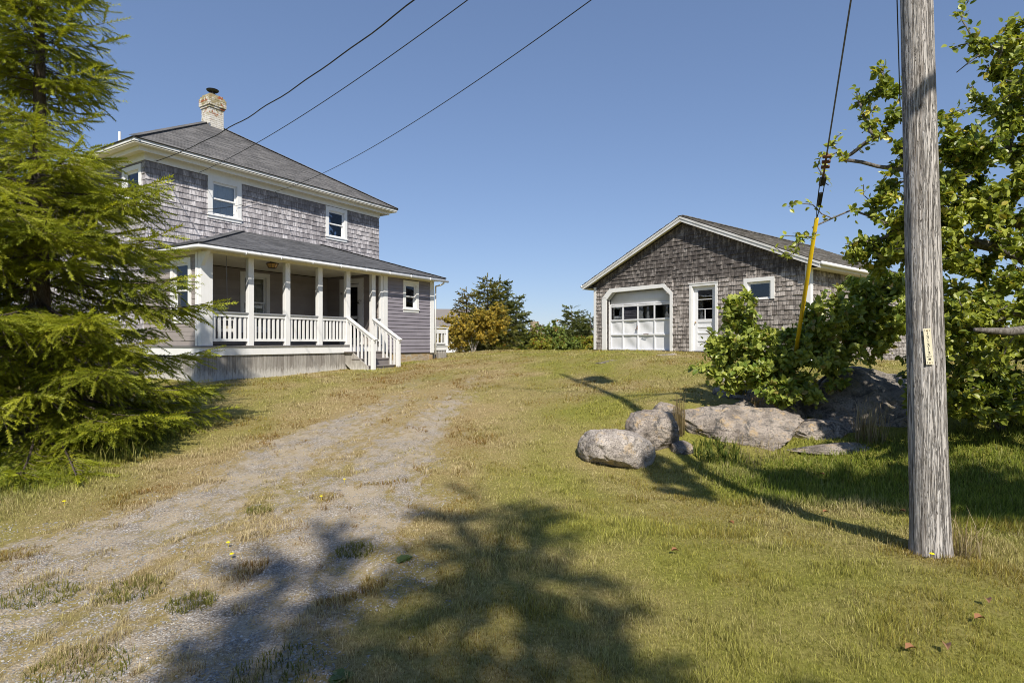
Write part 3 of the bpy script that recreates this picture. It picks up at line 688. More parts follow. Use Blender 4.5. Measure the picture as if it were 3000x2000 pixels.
mb = MB(); mb.box(u0+.02, u1-.02, v0+.01, v0+.035, 3.90, 3.975); mb.box(u0+.02, u0+.045, v0+.036, 2.78, 3.90, 3.975); mb.box(u1-.045, u1-.02, v0+.036, 2.78, 3.90, 3.975); mb.build("fascia", M["white_paint"], proof, bevel=.004)
mb = MB(); mb.box(u0+.046, u1-.046, v0+.036, -.021, 3.89, 3.905); mb.box(u0+.046, -.31, -.02, 2.78, 3.89, 3.905); mb.build("soffit", M["soffit_paint"], proof)
gp = [(u0-.02, v0+2.8, 3.90), (u0-.02, v0+.06, 3.90), (u0+.01, v0-.03, 3.90), (u0+.12, v0-.055, 3.90), (4, v0-.055, 3.89), (u1+.05, v0-.055, 3.875)]
mb = MB(); mb.tube(gp, .045, 10); gut = mb.build("gutter", M["white_paint"], proof, True)
mb = MB()
for xx in np.arange(.6, 8.9, 1.05): mb.box(xx-.012, xx+.012, v0-.11, v0+.0, 3.835, 3.925)
mb.tube([(8.80, v0-.03, 3.88), (8.80, v0-.02, 3.80), (8.80, v0+.12, 3.74), (8.79, -.06, 3.70), (8.79, -.05, 3.42), (8.785, -.05, 1.1)], .035, 8); mb.build("downspout", M["white_paint"], proof, True)
# ---- white side deck beyond the corner
mb = MB(); mb.box(8.76, 9.80, .15, 3.0, 1.26, 1.42); mb.box(8.74, 9.84, .12, 3.0, 1.421, 1.45)
deck = mb.build("side_deck", M["white_paint"], house, bevel=.004)
mb = MB()
for xx in np.arange(8.78, 9.78, .1): mb.box(xx, xx+.07, .18, .2, .7, 1.259, (random.random(), 0, 0))
mb.build("skirting", M["weathered_boards"], deck)
mb = MB(); mb.box(8.76, 9.82, .16, .22, 1.92, 2.08); mb.box(8.76, 9.84, .12, .26, 2.12, 2.16); mb.box(8.76, 9.8, .17, .21, 1.50, 1.56); mb.box(9.75, 9.81, .23, 2.9, 1.92, 2.08)
mb.box(9.72, 9.82, .14, .24, 1.45, 2.12); mb.build("railing", M["white_paint"], deck, bevel=.004)
for xx in (8.95, 9.18, 9.42, 9.6): mb = MB(); mb.box(xx, xx+.07, .17, .2, 1.56, 1.92); mb.build("baluster", M["white_paint"], deck)
# things hung on the porch
def hw(u, v): return (-7.6+.527*u-.850*v, 14.7+.850*u+.527*v)
x, y = hw(2.17, .62); lan = empty("porch_lantern", (x, y, 3.925), 1.0, "small bronze and amber glass lantern on the porch ceiling", "ceiling light")
L0 = 3.925
mb = MB(); mb.lathe([(0, L0), (.06, L0), (.06, L0-.03), (.175, L0-.05), (.185, L0-.07), (.165, L0-.075), (0, L0-.06)], n=8); mb.tube([(0, 0, L0-.06), (0, 0, L0-.19)], .012, 6)
for a in range(8):
    ca, sa = math.cos(a*math.pi/4), math.sin(a*math.pi/4); mb.tube([(.165*ca, .165*sa, L0-.07), (.105*ca, .105*sa, L0-.19)], .006, 4)
mb.lathe([(.108, L0-.185), (.115, L0-.19), (.108, L0-.197), (.0, L0-.197)], n=8); mb.build("frame", M["brown_iron"], lan)
mb = MB(); mb.lathe([(.160, L0-.075), (.102, L0-.188)], n=8); mb.build("glass", M["amber_glass"], lan)
x, y = hw(.72, .55); sw = empty("porch_swing", (x, y, ZF), math.atan2(.850, .527), "white slatted bench swing hanging from the porch ceiling on chains", "porch swing")
zs = 1.93
mb = MB()
for i in range(6): mb.box(-.24+i*.085, -.24+i*.085+.07, 0, 1.35, zs, zs+.02)
mb.box(-.26, .27, 0, .04, zs-.07, zs-.001); mb.box(-.26, .27, 1.31, 1.35, zs-.07, zs-.001); mb.build("seat", M["white_paint"], sw, bevel=.003)
for yy in (-.01, 1.32):
    mb = MB(); mb.box(-.28, .26, yy-.02, yy+.05, 2.17, 2.20); mb.box(.2, .245, yy, yy+.035, zs-.12, 2.17); mb.box(-.27, -.235, yy, yy+.035, zs-.04, 2.169); mb.build("armrest", M["white_paint"], sw, bevel=.003)
mb = MB()
for i in range(12): mb.box(-.275, -.255, .03+i*.11, .11+i*.11, zs+.03, zs+.5)
mb.box(-.28, -.25, 0, 1.35, zs+.48, zs+.54); mb.build("backrest", M["white_paint"], sw, bevel=.003)
mb = MB(); mb.box(-.2, .2, .05, 1.3, zs+.022, zs+.09); mb.build("cushion", M["beige_cushion"], sw, bevel=.03)
for yy in (0, 1.35):
    mb = MB(); mb.tube([(0, yy, 3.92), (0, yy, 3.55)], .011, 5); mb.tube([(0, yy, 3.55), (.02, yy, 2.63)], .0075, 5); mb.tube([(.02, yy, 2.63), (-.13, yy, 2.2)], .0065, 5); mb.tube([(.02, yy, 2.63), (.17, yy, 2.2)], .0065, 5); mb.build("chain", M["galvanised"], sw)
# ------------------------------------------------------------------ GARAGE
garage = empty("garage", (3.06, 21.5, 1.28), math.atan2(-.771, .636), "weathered brown shingled garage with white overhead door", "garage")
G0 = PM(0, 0, 1, 0); GRt = PM(7.75, 0, 0, 1); GL = PM(0, 9, 0, -1); GB = PM(7.75, 9, -1, 0)
GH = 3.70; PK = 5.42; CX = 3.87
gd = (.60, 3.32, 1.30, 3.38); dd_ = (4.14, 4.95, 1.30, 3.33); gw = (5.98, 6.68, 2.80, 3.32)
mb = MB(G0); wall(mb, 0, 7.75, 1.05, GH, [gd, dd_, gw]); mb.prism([(0, 0, GH), (7.75, 0, GH), (CX, 0, PK)], (0, .14, 0)); mb.build("front_wall", M["dark_wood"], garage)
sw1 = (4.4, 5.3, 2.3, 3.1)
mb = MB(GRt); wall(mb, .145, 8.86, .35, GH, [sw1]); mb.build("side_wall", M["dark_wood"], garage)
mb = MB(GL); wall(mb, .145, 8.86, 1.0, GH); mb.build("side_wall", M["dark_wood"], garage)
bwins = [(7.75-3.3, 7.75-2.6, 2.15, 2.95), (7.75-2.25, 7.75-1.6, 2.15, 2.95), (1.6, 2.4, 2.1, 2.95)]
mb = MB(GB); wall(mb, 0, 7.75, .4, GH, bwins); mb.prism([(0, 0, GH), (7.75, 0, GH), (CX, 0, PK)], (0, .14, 0)); mb.build("rear_wall", M["interior_wall"], garage)
mb = MB(); mb.box(.15, 7.6, .15, 8.85, 1.2, 1.27); mb.build("floor_slab", M["concrete"], garage)
def gx_(z): 
    if z <= GH: return (0, 7.75)
    f = (z-GH)/(PK-GH); return (CX*f, 7.75+(CX-7.75)*f)
tt = .12
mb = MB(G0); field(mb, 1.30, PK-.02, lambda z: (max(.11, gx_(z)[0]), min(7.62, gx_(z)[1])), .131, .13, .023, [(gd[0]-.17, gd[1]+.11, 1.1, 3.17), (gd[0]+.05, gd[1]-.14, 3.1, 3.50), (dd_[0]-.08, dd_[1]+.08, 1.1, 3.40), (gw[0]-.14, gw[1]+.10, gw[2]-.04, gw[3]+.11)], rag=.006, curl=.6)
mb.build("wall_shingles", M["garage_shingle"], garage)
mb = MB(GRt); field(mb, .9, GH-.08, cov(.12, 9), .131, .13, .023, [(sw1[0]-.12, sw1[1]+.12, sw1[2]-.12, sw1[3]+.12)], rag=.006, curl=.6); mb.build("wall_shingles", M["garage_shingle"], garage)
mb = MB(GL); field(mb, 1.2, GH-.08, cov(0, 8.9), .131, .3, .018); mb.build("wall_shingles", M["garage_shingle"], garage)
mb = MB(); mb.box(-.022, .11, -.022, 0, 1.30, 3.60); mb.box(-.022, 0, .001, .12, 1.3, 3.6); mb.box(7.62, 7.772, -.022, 0, 1.0, 3.68); mb.box(7.75, 7.772, .001, .13, 1.0, 3.62); mb.build("corner_board", M["white_paint"], garage, bevel=.003)
mb = MB(); mb.box(-.0, 7.75, .02, .25, .3, 1.29); mb.box(7.4, 7.74, .25, 9, .0, 1.29); mb.build("foundation", M["concrete"], garage)
# garage door: casing with clipped corners, recessed door
mb = MB(G0); P_ = [(.60, 1.29), (.60, 3.10), (.88, 3.36), (3.04, 3.38), (3.32, 3.12), (3.32, 1.29)]; Q_ = [(.40, 1.29), (.38, 3.17), (.75, 3.50), (3.10, 3.50), (3.43, 3.19), (3.43, 1.29)]
for i in range(5):
    a, b, c, d = P_[i], P_[i+1], Q_[i+1], Q_[i]
    mb.add([(x, y, z) for y in (-.03, 0) for x, z in (a, b, c, d)], [(0, 1, 2, 3), (4, 7, 6, 5), (0, 4, 5, 1), (1, 5, 6, 2), (2, 6, 7, 3), (3, 7, 4, 0)])
    mb.add([(x, y, z) for y in (0.001, .17) for x, z in (a, b)], [(0, 1, 3, 2)])
mb.prism([(.6, .01, 3.10), (.88, .01, 3.36), (.6, .01, 3.38)], (0, .12, 0)); mb.prism([(3.32, .01, 3.12), (3.04, .01, 3.38), (3.32, .01, 3.38)], (0, .12, 0))
cas = mb.build("door_casing", M["white_paint"], garage)
mb = MB(G0); X0, X1 = .605, 3.315; yb = .175; cols = [X0, 1.20, 1.86, 2.56, X1]; rows = [1.29, 1.83, 2.38, 2.83, 3.37]
mb.box(X0, X1, yb+.03, yb+.045, 2.83, 3.36)
for (a, b) in zip(cols, cols[1:]):
    for r in (0, 1): 
        n = 9; xs = np.linspace(a, b, n); zs_ = np.linspace(rows[r], rows[r+1], n); XX, ZZ = np.meshgrid(xs, zs_)
        am = .028 if (1 <= cols.index(a) <= 2) or r == 1 and cols.index(a) == 0 else .008
        ph = rng.random()*3; xn = (XX-a)/(b-a); zn = (ZZ-rows[r])/(rows[r+1]-rows[r])
        YY = yb+.035-am*np.sin(xn*math.pi)*np.sin(zn*math.pi)*np.sin(xn*4+zn*3+ph)
        i_ = (np.arange(n-1)[:, None]*n+np.arange(n-1)[None]).ravel(); mb.add(np.stack([XX, YY, ZZ], -1).reshape(-1, 3), np.stack([i_, i_+1, i_+1+n, i_+n], -1))
gdoor = mb.build("garage_door", M["door_white"], garage, True)
mb = MB(G0)
for c in cols[1:-1]: mb.box(c-.028, c+.028, yb, yb+.03, 1.29, 2.90)
mb.box(X0, X0+.05, yb, yb+.03, 1.29, 2.95); mb.box(X1-.05, X1, yb, yb+.03, 1.29, 2.95)
for z in (1.30, 1.81, 2.33, 2.83): mb.box(X0+.05, X1-.05, yb-.004, yb+.031, z, z+(.055 if z > 1.4 else .04)); mb.box(X0+.05, X1-.05, yb-.008, yb-.004, z+.02, z+.032)
mb.box(X0+.05, X1-.05, yb-.002, yb+.029, 2.90, 2.935)
mb.build("rails", M["door_white"], gdoor, bevel=.003)
for a, b in zip(cols, cols[1:]): mb = MB(G0); mb.box(a+.028, b-.028, yb+.012, yb+.016, 2.385, 2.83); mb.build("pane", M["glass"], gdoor)
mb = MB(G0); mb.tube([(2.14, yb-.05, 1.85), (2.34, yb-.06, 1.86)], .012, 6); mb.tube([(2.16, yb, 1.85), (2.16, yb-.05, 1.85)], .008, 5); mb.tube([(2.32, yb, 1.86), (2.32, yb-.05, 1.86)], .008, 5)
mb.tube([(1.86, yb-.03, 2.0), (1.86, yb-.03, 2.16)], .012, 6); mb.tube([(1.86, yb-.035, 2.1), (1.79, yb-.04, 2.0)], .009, 6); mb.build("handle", M["rust"], gdoor)
# walk-in door
mb = MB(G0); a, b, c, d = dd_
mb.box(a-.09, a, -.03, 0, 1.29, 3.42); mb.box(b, b+.09, -.03, 0, 1.29, 3.42); mb.box(a, b, -.03, 0, 3.33, 3.42); mb.box(a-.11, b+.11, -.045, -.03, 3.40, 3.43)
mb.box(a, a+.02, .001, .10, 1.29, 3.33); mb.box(b-.02, b, .001, .10, 1.29, 3.33); mb.box(a+.02, b-.02, .001, .1, 3.31, 3.33); mb.build("door_casing", M["white_paint"], garage, bevel=.003)
mb = MB(G0); y0 = .075; l, r_ = a+.02, b-.02
mb.box(l, l+.13, y0, y0+.04, 1.30, 3.31); mb.box(r_-.13, r_, y0, y0+.04, 1.30, 3.31); mb.box(l+.13, r_-.13, y0, y0+.04, 3.20, 3.31); mb.box(l+.13, r_-.13, y0, y0+.04, 2.20, 2.30)
for z in (1.30, 1.60, 1.84, 2.03): mb.box(l+.13, r_-.13, y0, y0+.04, z, z+(.14 if z < 1.4 else .055))
mb.box(l+.13, r_-.13, y0+.018, y0+.03, 1.44, 2.2)
for z in (2.60, 2.90): mb.box(l+.13, r_-.13, y0+.005, y0+.03, z, z+.022)
mb.box(4.53, 4.55, y0+.005, y0+.03, 2.30, 2.60)
wd = mb.build("side_entry_door", M["door_white"], garage, bevel=.003)
mb = MB(G0); mb.box(l+.13, r_-.13, y0+.02, y0+.023, 2.30, 3.20); mb.build("pane", M["glass"], wd)
mb = MB(G0); mb.lathe([(0, 0), (.02, 0), (.028, .015), (.02, .04), (0, .045)], n=12); 
mb.v = [np.stack([mb.v[0][:, 0]+l+.065, -(mb.v[0][:, 2])+y0-.01, mb.v[0][:, 1]+2.2], -1)]; mb.tube([(l+.065, y0, 2.2), (l+.065, y0-.04, 2.2)], .012, 8); mb.build("handle", M["brass"], wd)
# garage window
window(garage, G0, *gw, tr=.11, kind='single', sill=False)
window(garage, GRt, *sw1, tr=.11, kind='double')
for h in bwins: window(garage, GB, *h, tr=.08, kind='double', sill=False)
mb = MB(); mb.box(4.0, 4.06, .6, 3.5, 1.3, 3.6); mb.box(.4, 3.9, 5.5, 5.52, 3.0, 3.6); mb.box(6.9, 7.5, 1, 4, 1.3, 2.6); mb.build("interior_partition", M["interior_wall"], garage)
# garage roof
ov = .25; ex = .36; slope = (PK-GH)/CX
def groof():
    mb = MB()
    for sgn in (-1, 1):
        exy = -ex if sgn < 0 else 7.75+ex; ze = GH-slope*ex+.16; zr = PK+.16
        V = [(exy, -ov, ze), (CX, -ov, zr), (CX, 9+ov, zr), (exy, 9+ov, ze)]; V2 = [(a, b, c-.03) for a, b, c in V]
        mb.add(V+V2, [(0, 1, 2, 3), (4, 7, 6, 5), (0, 4, 5, 1), (2, 6, 7, 3), (3, 7, 4, 0)], col=(.3, 0, 0))
        L = 9+2*ov; sl = math.hypot(CX+ex, zr-ze)
        m = PS((exy, 9+ov, ze+.003), (0, -1, 0), (CX+ex, 0, zr-ze)) if sgn < 0 else PS((exy, -ov, ze+.003), (0, 1, 0), (-(CX+ex), 0, zr-ze))
        k = MB(m); field(k, -.02, sl, lambda t: (-.02, L+.02), .135, .3, .013, wj=.15, rag=.006, curl=.9)
        mb.v += k.v; mb.c += k.c; mb.q += [q+mb.n for q in k.q]; mb.t += [q+mb.n for q in k.t]; mb.n += k.n
    for j in range(58): mb.box(CX-.1, CX+.1, -ov+j*.165, -ov+j*.165+.18, PK+.155+j % 2*.004, PK+.176+j % 2*.004, (random.random(), 0, 0))
    return mb.build("roof", M["garage_roof"], garage)
gr_ = groof()
mb = MB()
for sgn in (-1, 1):
    exx = -ex if sgn < 0 else 7.75+ex; zc = GH-slope*ex+.13
    A = np.array([exx, -ov, zc]); B = np.array([CX, -ov, PK+.13])
    for (y_, y2, lo, hi) in ((-ov-.012, -ov+.02, -.15, 0), (-ov-.03, -ov-.012, -.055, .004)):
        V = [(A[0], y, A[2]+h) for y in (y_, y2) for h in (lo, hi)]+[(B[0], y, B[2]+h) for y in (y_, y2) for h in (lo, hi)]
        mb.add(V, [(0, 1, 3, 2), (4, 6, 7, 5), (0, 4, 5, 1), (2, 3, 7, 6), (0, 2, 6, 4), (1, 5, 7, 3)])
mb.build("rake_board", M["aged_white_paint"], gr_)
mb = MB()
for sgn in (-1, 1):
    exx = -ex if sgn < 0 else 7.75+ex; zc = GH-slope*ex+.05
    mb.add([(exx, -ov+.02, zc), (CX, -ov+.02, PK+.05), (CX, -.001, PK+.05), (exx, -.001, zc)], [(0, 1, 2, 3)])
    V = [(exx-.012*sgn, -ov, zc-.06), (exx-.012*sgn, 9+ov, zc-.06), (exx-.012*sgn, 9+ov, zc+.08), (exx-.012*sgn, -ov, zc+.08)]; mb.add(V, [(0, 1, 2, 3)])
    w0 = 0 if sgn < 0 else 7.75; mb.add([(exx, -ov+.02, zc-.05), (exx, 9, zc-.05), (w0, 9, zc-.05), (w0, -ov+.02, zc-.05)], [(0, 1, 2, 3)])
mb.build("soffit", M["soffit_paint"], gr_)
mb = MB(); mb.tube([(7.75+ex+.05, -ov-.02, GH-slope*ex+.10), (7.75+ex+.05, 9.2, GH-slope*ex+.08)], .05, 8); mb.tube([(-ex-.05, -ov-.02, GH-slope*ex+.10), (-ex-.05, 9.2, GH-slope*ex+.08)], .05, 8); mb.build("gutter", M["white_paint"], gr_, True)
# ------------------------------------------------------------------ UTILITY POLE
pole = empty("utility_pole", (3.035, 4.2, hz(3.035, 4.2)), 0, "tall weathered grey wooden utility pole with a number tag", "utility pole")
pz0 = pole["_z0"]
def pole_c(z): return np.array([-.0255*(z-pz0), .01*(z-pz0)*0])
n = 44; rr = 0; zz = np.linspace(pz0-.4, 10.9, 150); an = np.arange(n)/n*2*math.pi
AA, ZZ = np.meshgrid(an, zz); rad = .1245-.0062*(ZZ-pz0)
rad = rad+.0035*(fbm(np.cos(AA)*5+9, np.sin(AA)*5, ZZ*.35, 71, 4)-.5)*2-.004*sstep(.58, .66, vnoise(np.cos(AA)*11+30, np.sin(AA)*11, ZZ*.5, 72))+.02*np.exp(-np.maximum(ZZ-pz0, 0)/.12)*fbm(np.cos(AA)*3, np.sin(AA)*3, 0, 8)
V = np.stack([np.cos(AA)*rad-.0255*(ZZ-pz0), np.sin(AA)*rad, ZZ], -1).reshape(-1, 3)
i = np.arange(len(zz)-1)[:, None]*n; j = np.arange(n)[None]; k = (j+1) % n
mb = MB(); mb.add(V, np.stack([i+j, i+k, i+n+k, i+n+j], -1).reshape(-1, 4)); mb.add([(*(pole_c(10.9)), 10.92)]+[tuple(x) for x in V[-n:]], tris=[(0, q+1, (q+1) % n+1) for q in range(n)]); mb.build("shaft", M["pole_wood"], pole, True)
mb = MB(); c = pole_c(9.2); mb.lathe([(0, 0), (.25, 0), (.27, .04), (.27, .80), (.25, .88), (.1, .95), (0, .96)], (c[0]+.46, c[1], 8.85), 20); mb.tube([(c[0]+.46, 0, 9.75), (c[0]+.46, 0, 10.0)], .04, 8); mb.box(c[0]+.05, c[0]+.3, -.05, .05, 9.0, 9.1); mb.box(c[0]+.05, c[0]+.3, -.05, .05, 9.5, 9.6); mb.build("transformer", M["transformer_grey"], pole, True)
mb = MB(); mb.beam((.0, 0, 6.75), (1.35, .1, 6.82), .05, .06); mb.beam((0, 0, 6.35), (.7, .05, 6.76), .03, .03); mb.build("bracket_arm", M["galvanised"], pole)
# number tag: cream strip, digits stacked upright
def tagmat(cx_, z, face_ang):
    """plane tangent to the shaft, s horizontal, T up"""
    return None
fa = math.radians(-90-35.5+8.5); r0 = .1245-.0062*(1.57-pz0)
nx_, ny_ = math.cos(fa), math.sin(fa); sx_, sy_ = -ny_, nx_          # s to the right as seen from outside
TM = np.eye(4); tilt = R(4.2)
S_ = np.array([sx_, sy_, 0]); T_ = np.array([0, 0, 1.]); I_ = -np.array([nx_, ny_, 0])
TM[:3, 0] = S_*math.cos(tilt)+T_*math.sin(tilt)*1; TM[:3, 2] = T_*math.cos(tilt)-S_*math.sin(tilt); TM[:3, 1] = I_
cc_ = pole_c(1.57); TM[:3, 3] = np.array([cc_[0]+nx_*(r0+.008), cc_[1]+ny_*(r0+.008), 1.565])
mb = MB(TM); mb.box(-.022, .022, -.0015, .0, -.128, .128)
tg = mb.build("number_tag", M["tag_cream"], pole); 
def digit(mb, ch, x, z, h):
    w = h*.55; t = .0028; q = -.0028
    S3 = [((-.5, .5), (.5, .5)), ((.5, .5), (-.05, .12)), ((-.05, .12), (.42, .0)), ((.42, 0), (.5, -.25)), ((.5, -.25), (.25, -.48)), ((.25, -.48), (-.2, -.5)), ((-.2, -.5), (-.5, -.3))]
    S1 = [((0, .5), (0, -.5))]
    for a, b in (S3 if ch == '3' else S1):
        A = np.array([x+a[0]*w, q, z+a[1]*h]); B = np.array([x+b[0]*w, q, z+b[1]*h]); d = (B-A)/np.linalg.norm(B-A)*t*.4; mb.beam(A-d, B+d, t, .0012, up=(0, 1, 0)) if False else mb.add([A-d+e for e in (np.array([-d[2], 0, d[0]])*1.25, -np.array([-d[2], 0, d[0]])*1.25)]+[B+d+e for e in (-np.array([-d[2], 0, d[0]])*1.25, np.array([-d[2], 0, d[0]])*1.25)], [(0, 1, 2, 3)])
mb = MB(TM)
for i_, ch in enumerate("131313"): digit(mb, ch, 0, .095-i_*.0285, .021)
for x_ in (-.013, .013): mb.box(x_-.0008, x_+.0008, -.003, -.002, .105, .120); mb.box(x_-.0008, x_+.0008, -.003, -.002, -.122, -.107)
mb.box(-.015, .015, -.003, -.002, -.073, -.069); mb.box(-.006, .008, -.003, -.002, -.095, -.084)
mb.build("digits", M["tag_ink"], tg)
mb = MB(TM); mb.lathe([(0, 0), (.004, 0), (.004, .003), (0, .004)], n=8); V = mb.v[0]; V = (V-TM[:3, 3])@np.linalg.inv(TM[:3, :3]).T
mb2 = MB(TM)
for z_ in (.113, -.115): mb2.box(-.004, .004, -.004, -.0018, z_-.004, z_+.004)
mb2.build("nail", M["brass"], tg)
# ------------------------------------------------------------------ WIRES
def wire(name, A, B, sag, r, mat, label, wob=0, cat="wire", group=None, ext=None):
    t = np.linspace(0, 1, 60)[:, None]; A = np.array(A, float); B = np.array(B, float)
    P = A+(B-A)*t; P[:, 2] -= (4*sag*t*(1-t))[:, 0]
    if wob: P[:, 2] += wob*np.sin(t[:, 0]*70)*np.sin(t[:, 0]*math.pi); P[:, 0] += wob*np.cos(t[:, 0]*55)*np.sin(t[:, 0]*math.pi)
    if ext is not None: P = np.vstack([np.array(ext)[::-1], P])
    mb = MB(); mb.tube(P, r, 6); o = mb.build(name, M[mat]); return tag(o, label, cat, group)
wire("service_wire", (-9.97, 16.22, 6.64), (3.15, 4.05, 7.25), .64, .0105, "wire_black", "thick black wavy overhead wire, uppermost of three from pole to house eave", .012)
wire("service_wire", (-9.306, 17.225, 6.617), (3.1, 4.2, 6.75), .40, .0075, "wire_black", "thin overhead wire between the thick black wire and the lowest wire")
e0 = [(-7.99, 19.3, 6.60)]
a3 = np.array([-7.95, 19.45, 6.62]); ext = []
for u_, z_ in ((3.9, 6.46), (3.0, 6.12), (2.4, 5.85), (1.7, 5.62), (1.2, 5.52)):
    x, y = hw(u_, 2.72); ext.append((x, y, z_))
wire("service_wire", (-7.93, 19.42, 6.62), (3.0, 4.4, 6.0), .48, .0065, "wire_black", "thin overhead wire, lowest of three, running on across the upper window", ext=ext)
wire("service_wire", (2.76, 4.25, 6.6), (5.1, 7.6, 4.45), .12, .006, "wire_black", "short black wire dropping just left of the pole into the apple tree")
# guy wire
gy = empty("guy_wire", (4.88, 10.27, hz(4.88, 10.27)), 0, "steel guy wire with yellow plastic sleeve slanting down behind the shrub", "guy wire")
g0 = gy["_z0"]; A = np.array([0, 0, .45]); B = np.array([2.8-4.88, 4.2-10.27, 6.25]); 
def gp_(t): return A+(B-A)*t
mb = MB(); mb.tube([gp_(-.02), gp_(.47)], .008, 5)
mb.tube([gp_(.57), gp_(1)], .009, 5); mb.build("strand", M["wire_grey"], gy)
print("GUY dir", B)
mb = MB(); mb.tube([gp_(.01), gp_(.25), gp_(.4696)], [.030, .030, .025], 10); mb.build("yellow_sleeve", M["yellow_plastic"], gy, True)
d = (B-A)/np.linalg.norm(B-A); sd_ = np.array([1, -.3, 0]); sd_ -= d*(sd_@d); sd_ /= np.linalg.norm(sd_)
mb = MB()
for s_ in (-1, 1): mb.tube([gp_(.4696), gp_(.494)+sd_*.022*s_, gp_(.515)+sd_*.025*s_, gp_(.538)+sd_*.028*s_], .006, 5)
mb.beam(gp_(.4935), gp_(.514), .045, .03, up=(0, 1, .2)); mb.beam(gp_(.527), gp_(.540), .065, .035, up=(0, 1, .2)); mb.build("strain_insulator", M["black_iron"], gy)
mb = MB(); mb.tube([gp_(.538), gp_(.578)], .011, 6)
for q in (.556, .564, .572):
    c = gp_(q); mb.beam(c-sd_*.04, c+sd_*.05, .03, .03, up=tuple(d)); 
mb.build("wire_clamp", M["rust"], gy)
# ------------------------------------------------------------------ ROCKS
_ico = {}
def ico(sub):
    if sub not in _ico:
        import bmesh
        bm = bmesh.new(); bmesh.ops.create_icosphere(bm, subdivisions=sub, radius=1)
        V = np.array([v.co[:] for v in bm.verts]); F = np.array([[v.index for v in f.verts] for f in bm.faces]); bm.free(); _ico[sub] = (V, F)
    return _ico[sub]
def rock(name, c, s, rz, label, seed, mat="granite", rough=.22, flat=None, group=None, sub=6, tilt=0, facet=.25, sink=None):
    V, F = ico(sub); n = V.copy(); 
    rs = np.random.default_rng(seed)
    for _ in range(7):                                   # blunt facets
        d = rs.normal(size=3); d /= np.linalg.norm(d); lim = 1-facet*rs.uniform(.6, 1.3); k = n@d; n = n-np.outer(np.maximum(k-lim, 0)*.85, d)
    o = seed*7.3
    r = 1+rough*(fbm(V[:, 0]*1.3+o, V[:, 1]*1.3, V[:, 2]*1.3, seed, 4)-.5)*2+.06*(fbm(V[:, 0]*6+o, V[:, 1]*6, V[:, 2]*6, seed+3, 3)-.5)*2
    cr = np.abs(fbm(V[:, 0]*2.1+o, V[:, 1]*2.1, V[:, 2]*3.1+o, seed+9, 3)-.5); r = r-.05*(1-sstep(0, .022, cr))
    n = n*r[:, None]*np.array(s); ct, st = math.cos(tilt), math.sin(tilt); n = np.stack([n[:, 0]*ct-n[:, 2]*st, n[:, 1], n[:, 0]*st+n[:, 2]*ct], -1)
    ca, sa = math.cos(rz), math.sin(rz); n = np.stack([n[:, 0]*ca-n[:, 1]*sa, n[:, 0]*sa+n[:, 1]*ca, n[:, 2]], -1)
    ob = raw(name, n, F, M[mat], None, None, True); ob.location = c
    return tag(ob, label, "rock" if name != "ledge" else "rock ledge", group)
rock("boulder", (1.42, 7.85, .12), (.53, .46, .36), .15, "rounded pale granite boulder with pinkish lichen at the left end of the rock row", 3, "pale_granite", rough=.08, tilt=-.12)
rock("boulder", (2.02, 8.55, .25), (.44, .42, .35), .6, "grey boulder with a dark vertical stripe wedged behind the pale rounded boulder", 5, rough=.16)
rock("boulder", (3.42, 8.85, .17), (1.30, .66, .46), -.10, "long low grey boulder in the middle of the rock row below the shrub", 11, rough=.2, facet=.45)
rock("boulder", (2.47, 9.35, .50), (.24, .2, .13), .3, "small tan stone poking up behind the tall grass wisp", 13)
rock("boulder", (2.42, 8.35, .02), (.25, .2, .15), .9, "small flat stone in the gap between the two left boulders", 17)
rock("boulder", (4.35, 9.45, .40), (.42, .34, .30), .2, "smooth domed grey stone behind the flat stone under the shrub", 19, rough=.1)
rock("boulder", (4.40, 8.80, .22), (.66, .36, .24), .05, "flat topped speckled stone right of the long low boulder", 23, facet=.5)
rock("boulder", (5.12, 8.95, .24), (.42, .36, .28), .5, "blocky shaded stone at the foot of the big ledge", 29, facet=.5)
rock("boulder", (3.86, 9.6, .46), (.32, .25, .18), .5, "low lilac grey stone beside the yellow sleeve of the guy wire", 31)
rock("boulder", (4.65, 8.28, .04), (.75, .28, .13), .1, "low pale stone slab half buried in front of the flat topped stone", 37, facet=.5)
rock("boulder", (4.35, 10.9, .45), (.75, .5, .33), .2, "pale grey stone in deep shade under the broadleaf shrub", 41)
rock("ledge", (6.25, 10.1, .15), (1.75, 1.35, .98), -.35, "big sloping grey granite ledge left of the utility pole, dappled with shade", 43, "ledge_granite", rough=.18, tilt=-.22, facet=.3)
rock("ledge", (5.1, 12.6, .52), (1.25, .8, .38), .3, "low grey granite outcrop left of the shrub, edged with dry grass", 47, "ledge_granite", rough=.2)
rock("ledge", (3.15, 16.3, hz(3.15, 16.3)-.10), (1.0, .75, .16), .2, "long flat granite slab flush with the lawn before the garage door", 53, "granite", facet=.5)
rock("ledge", (4.7, 17.2, hz(4.7, 17.2)-.09), (.75, .55, .16), -.1, "small flat granite slab flush with the lawn before the white walk-in door", 59, "granite", facet=.5)
rock("ledge", (1.05, 30.5, hz(1.05, 30.5)+.16), (.85, .5, .25), 0, "pale ledge outcrop at the foot of the green hedge beyond the lawn", 61, "granite", facet=.5)
rock("ledge", (5.5, 43, 1.15), (2.0, 1.0, .45), 0, "distant bare ledge showing above the bushes beside the far spruces", 67, "granite", facet=.5)
rock("boulder", (-1.3, 29, hz(-1.3, 29)+.05), (.28, .2, .18), 0, "whitish stone under the dark conifers behind the lawn", 71)
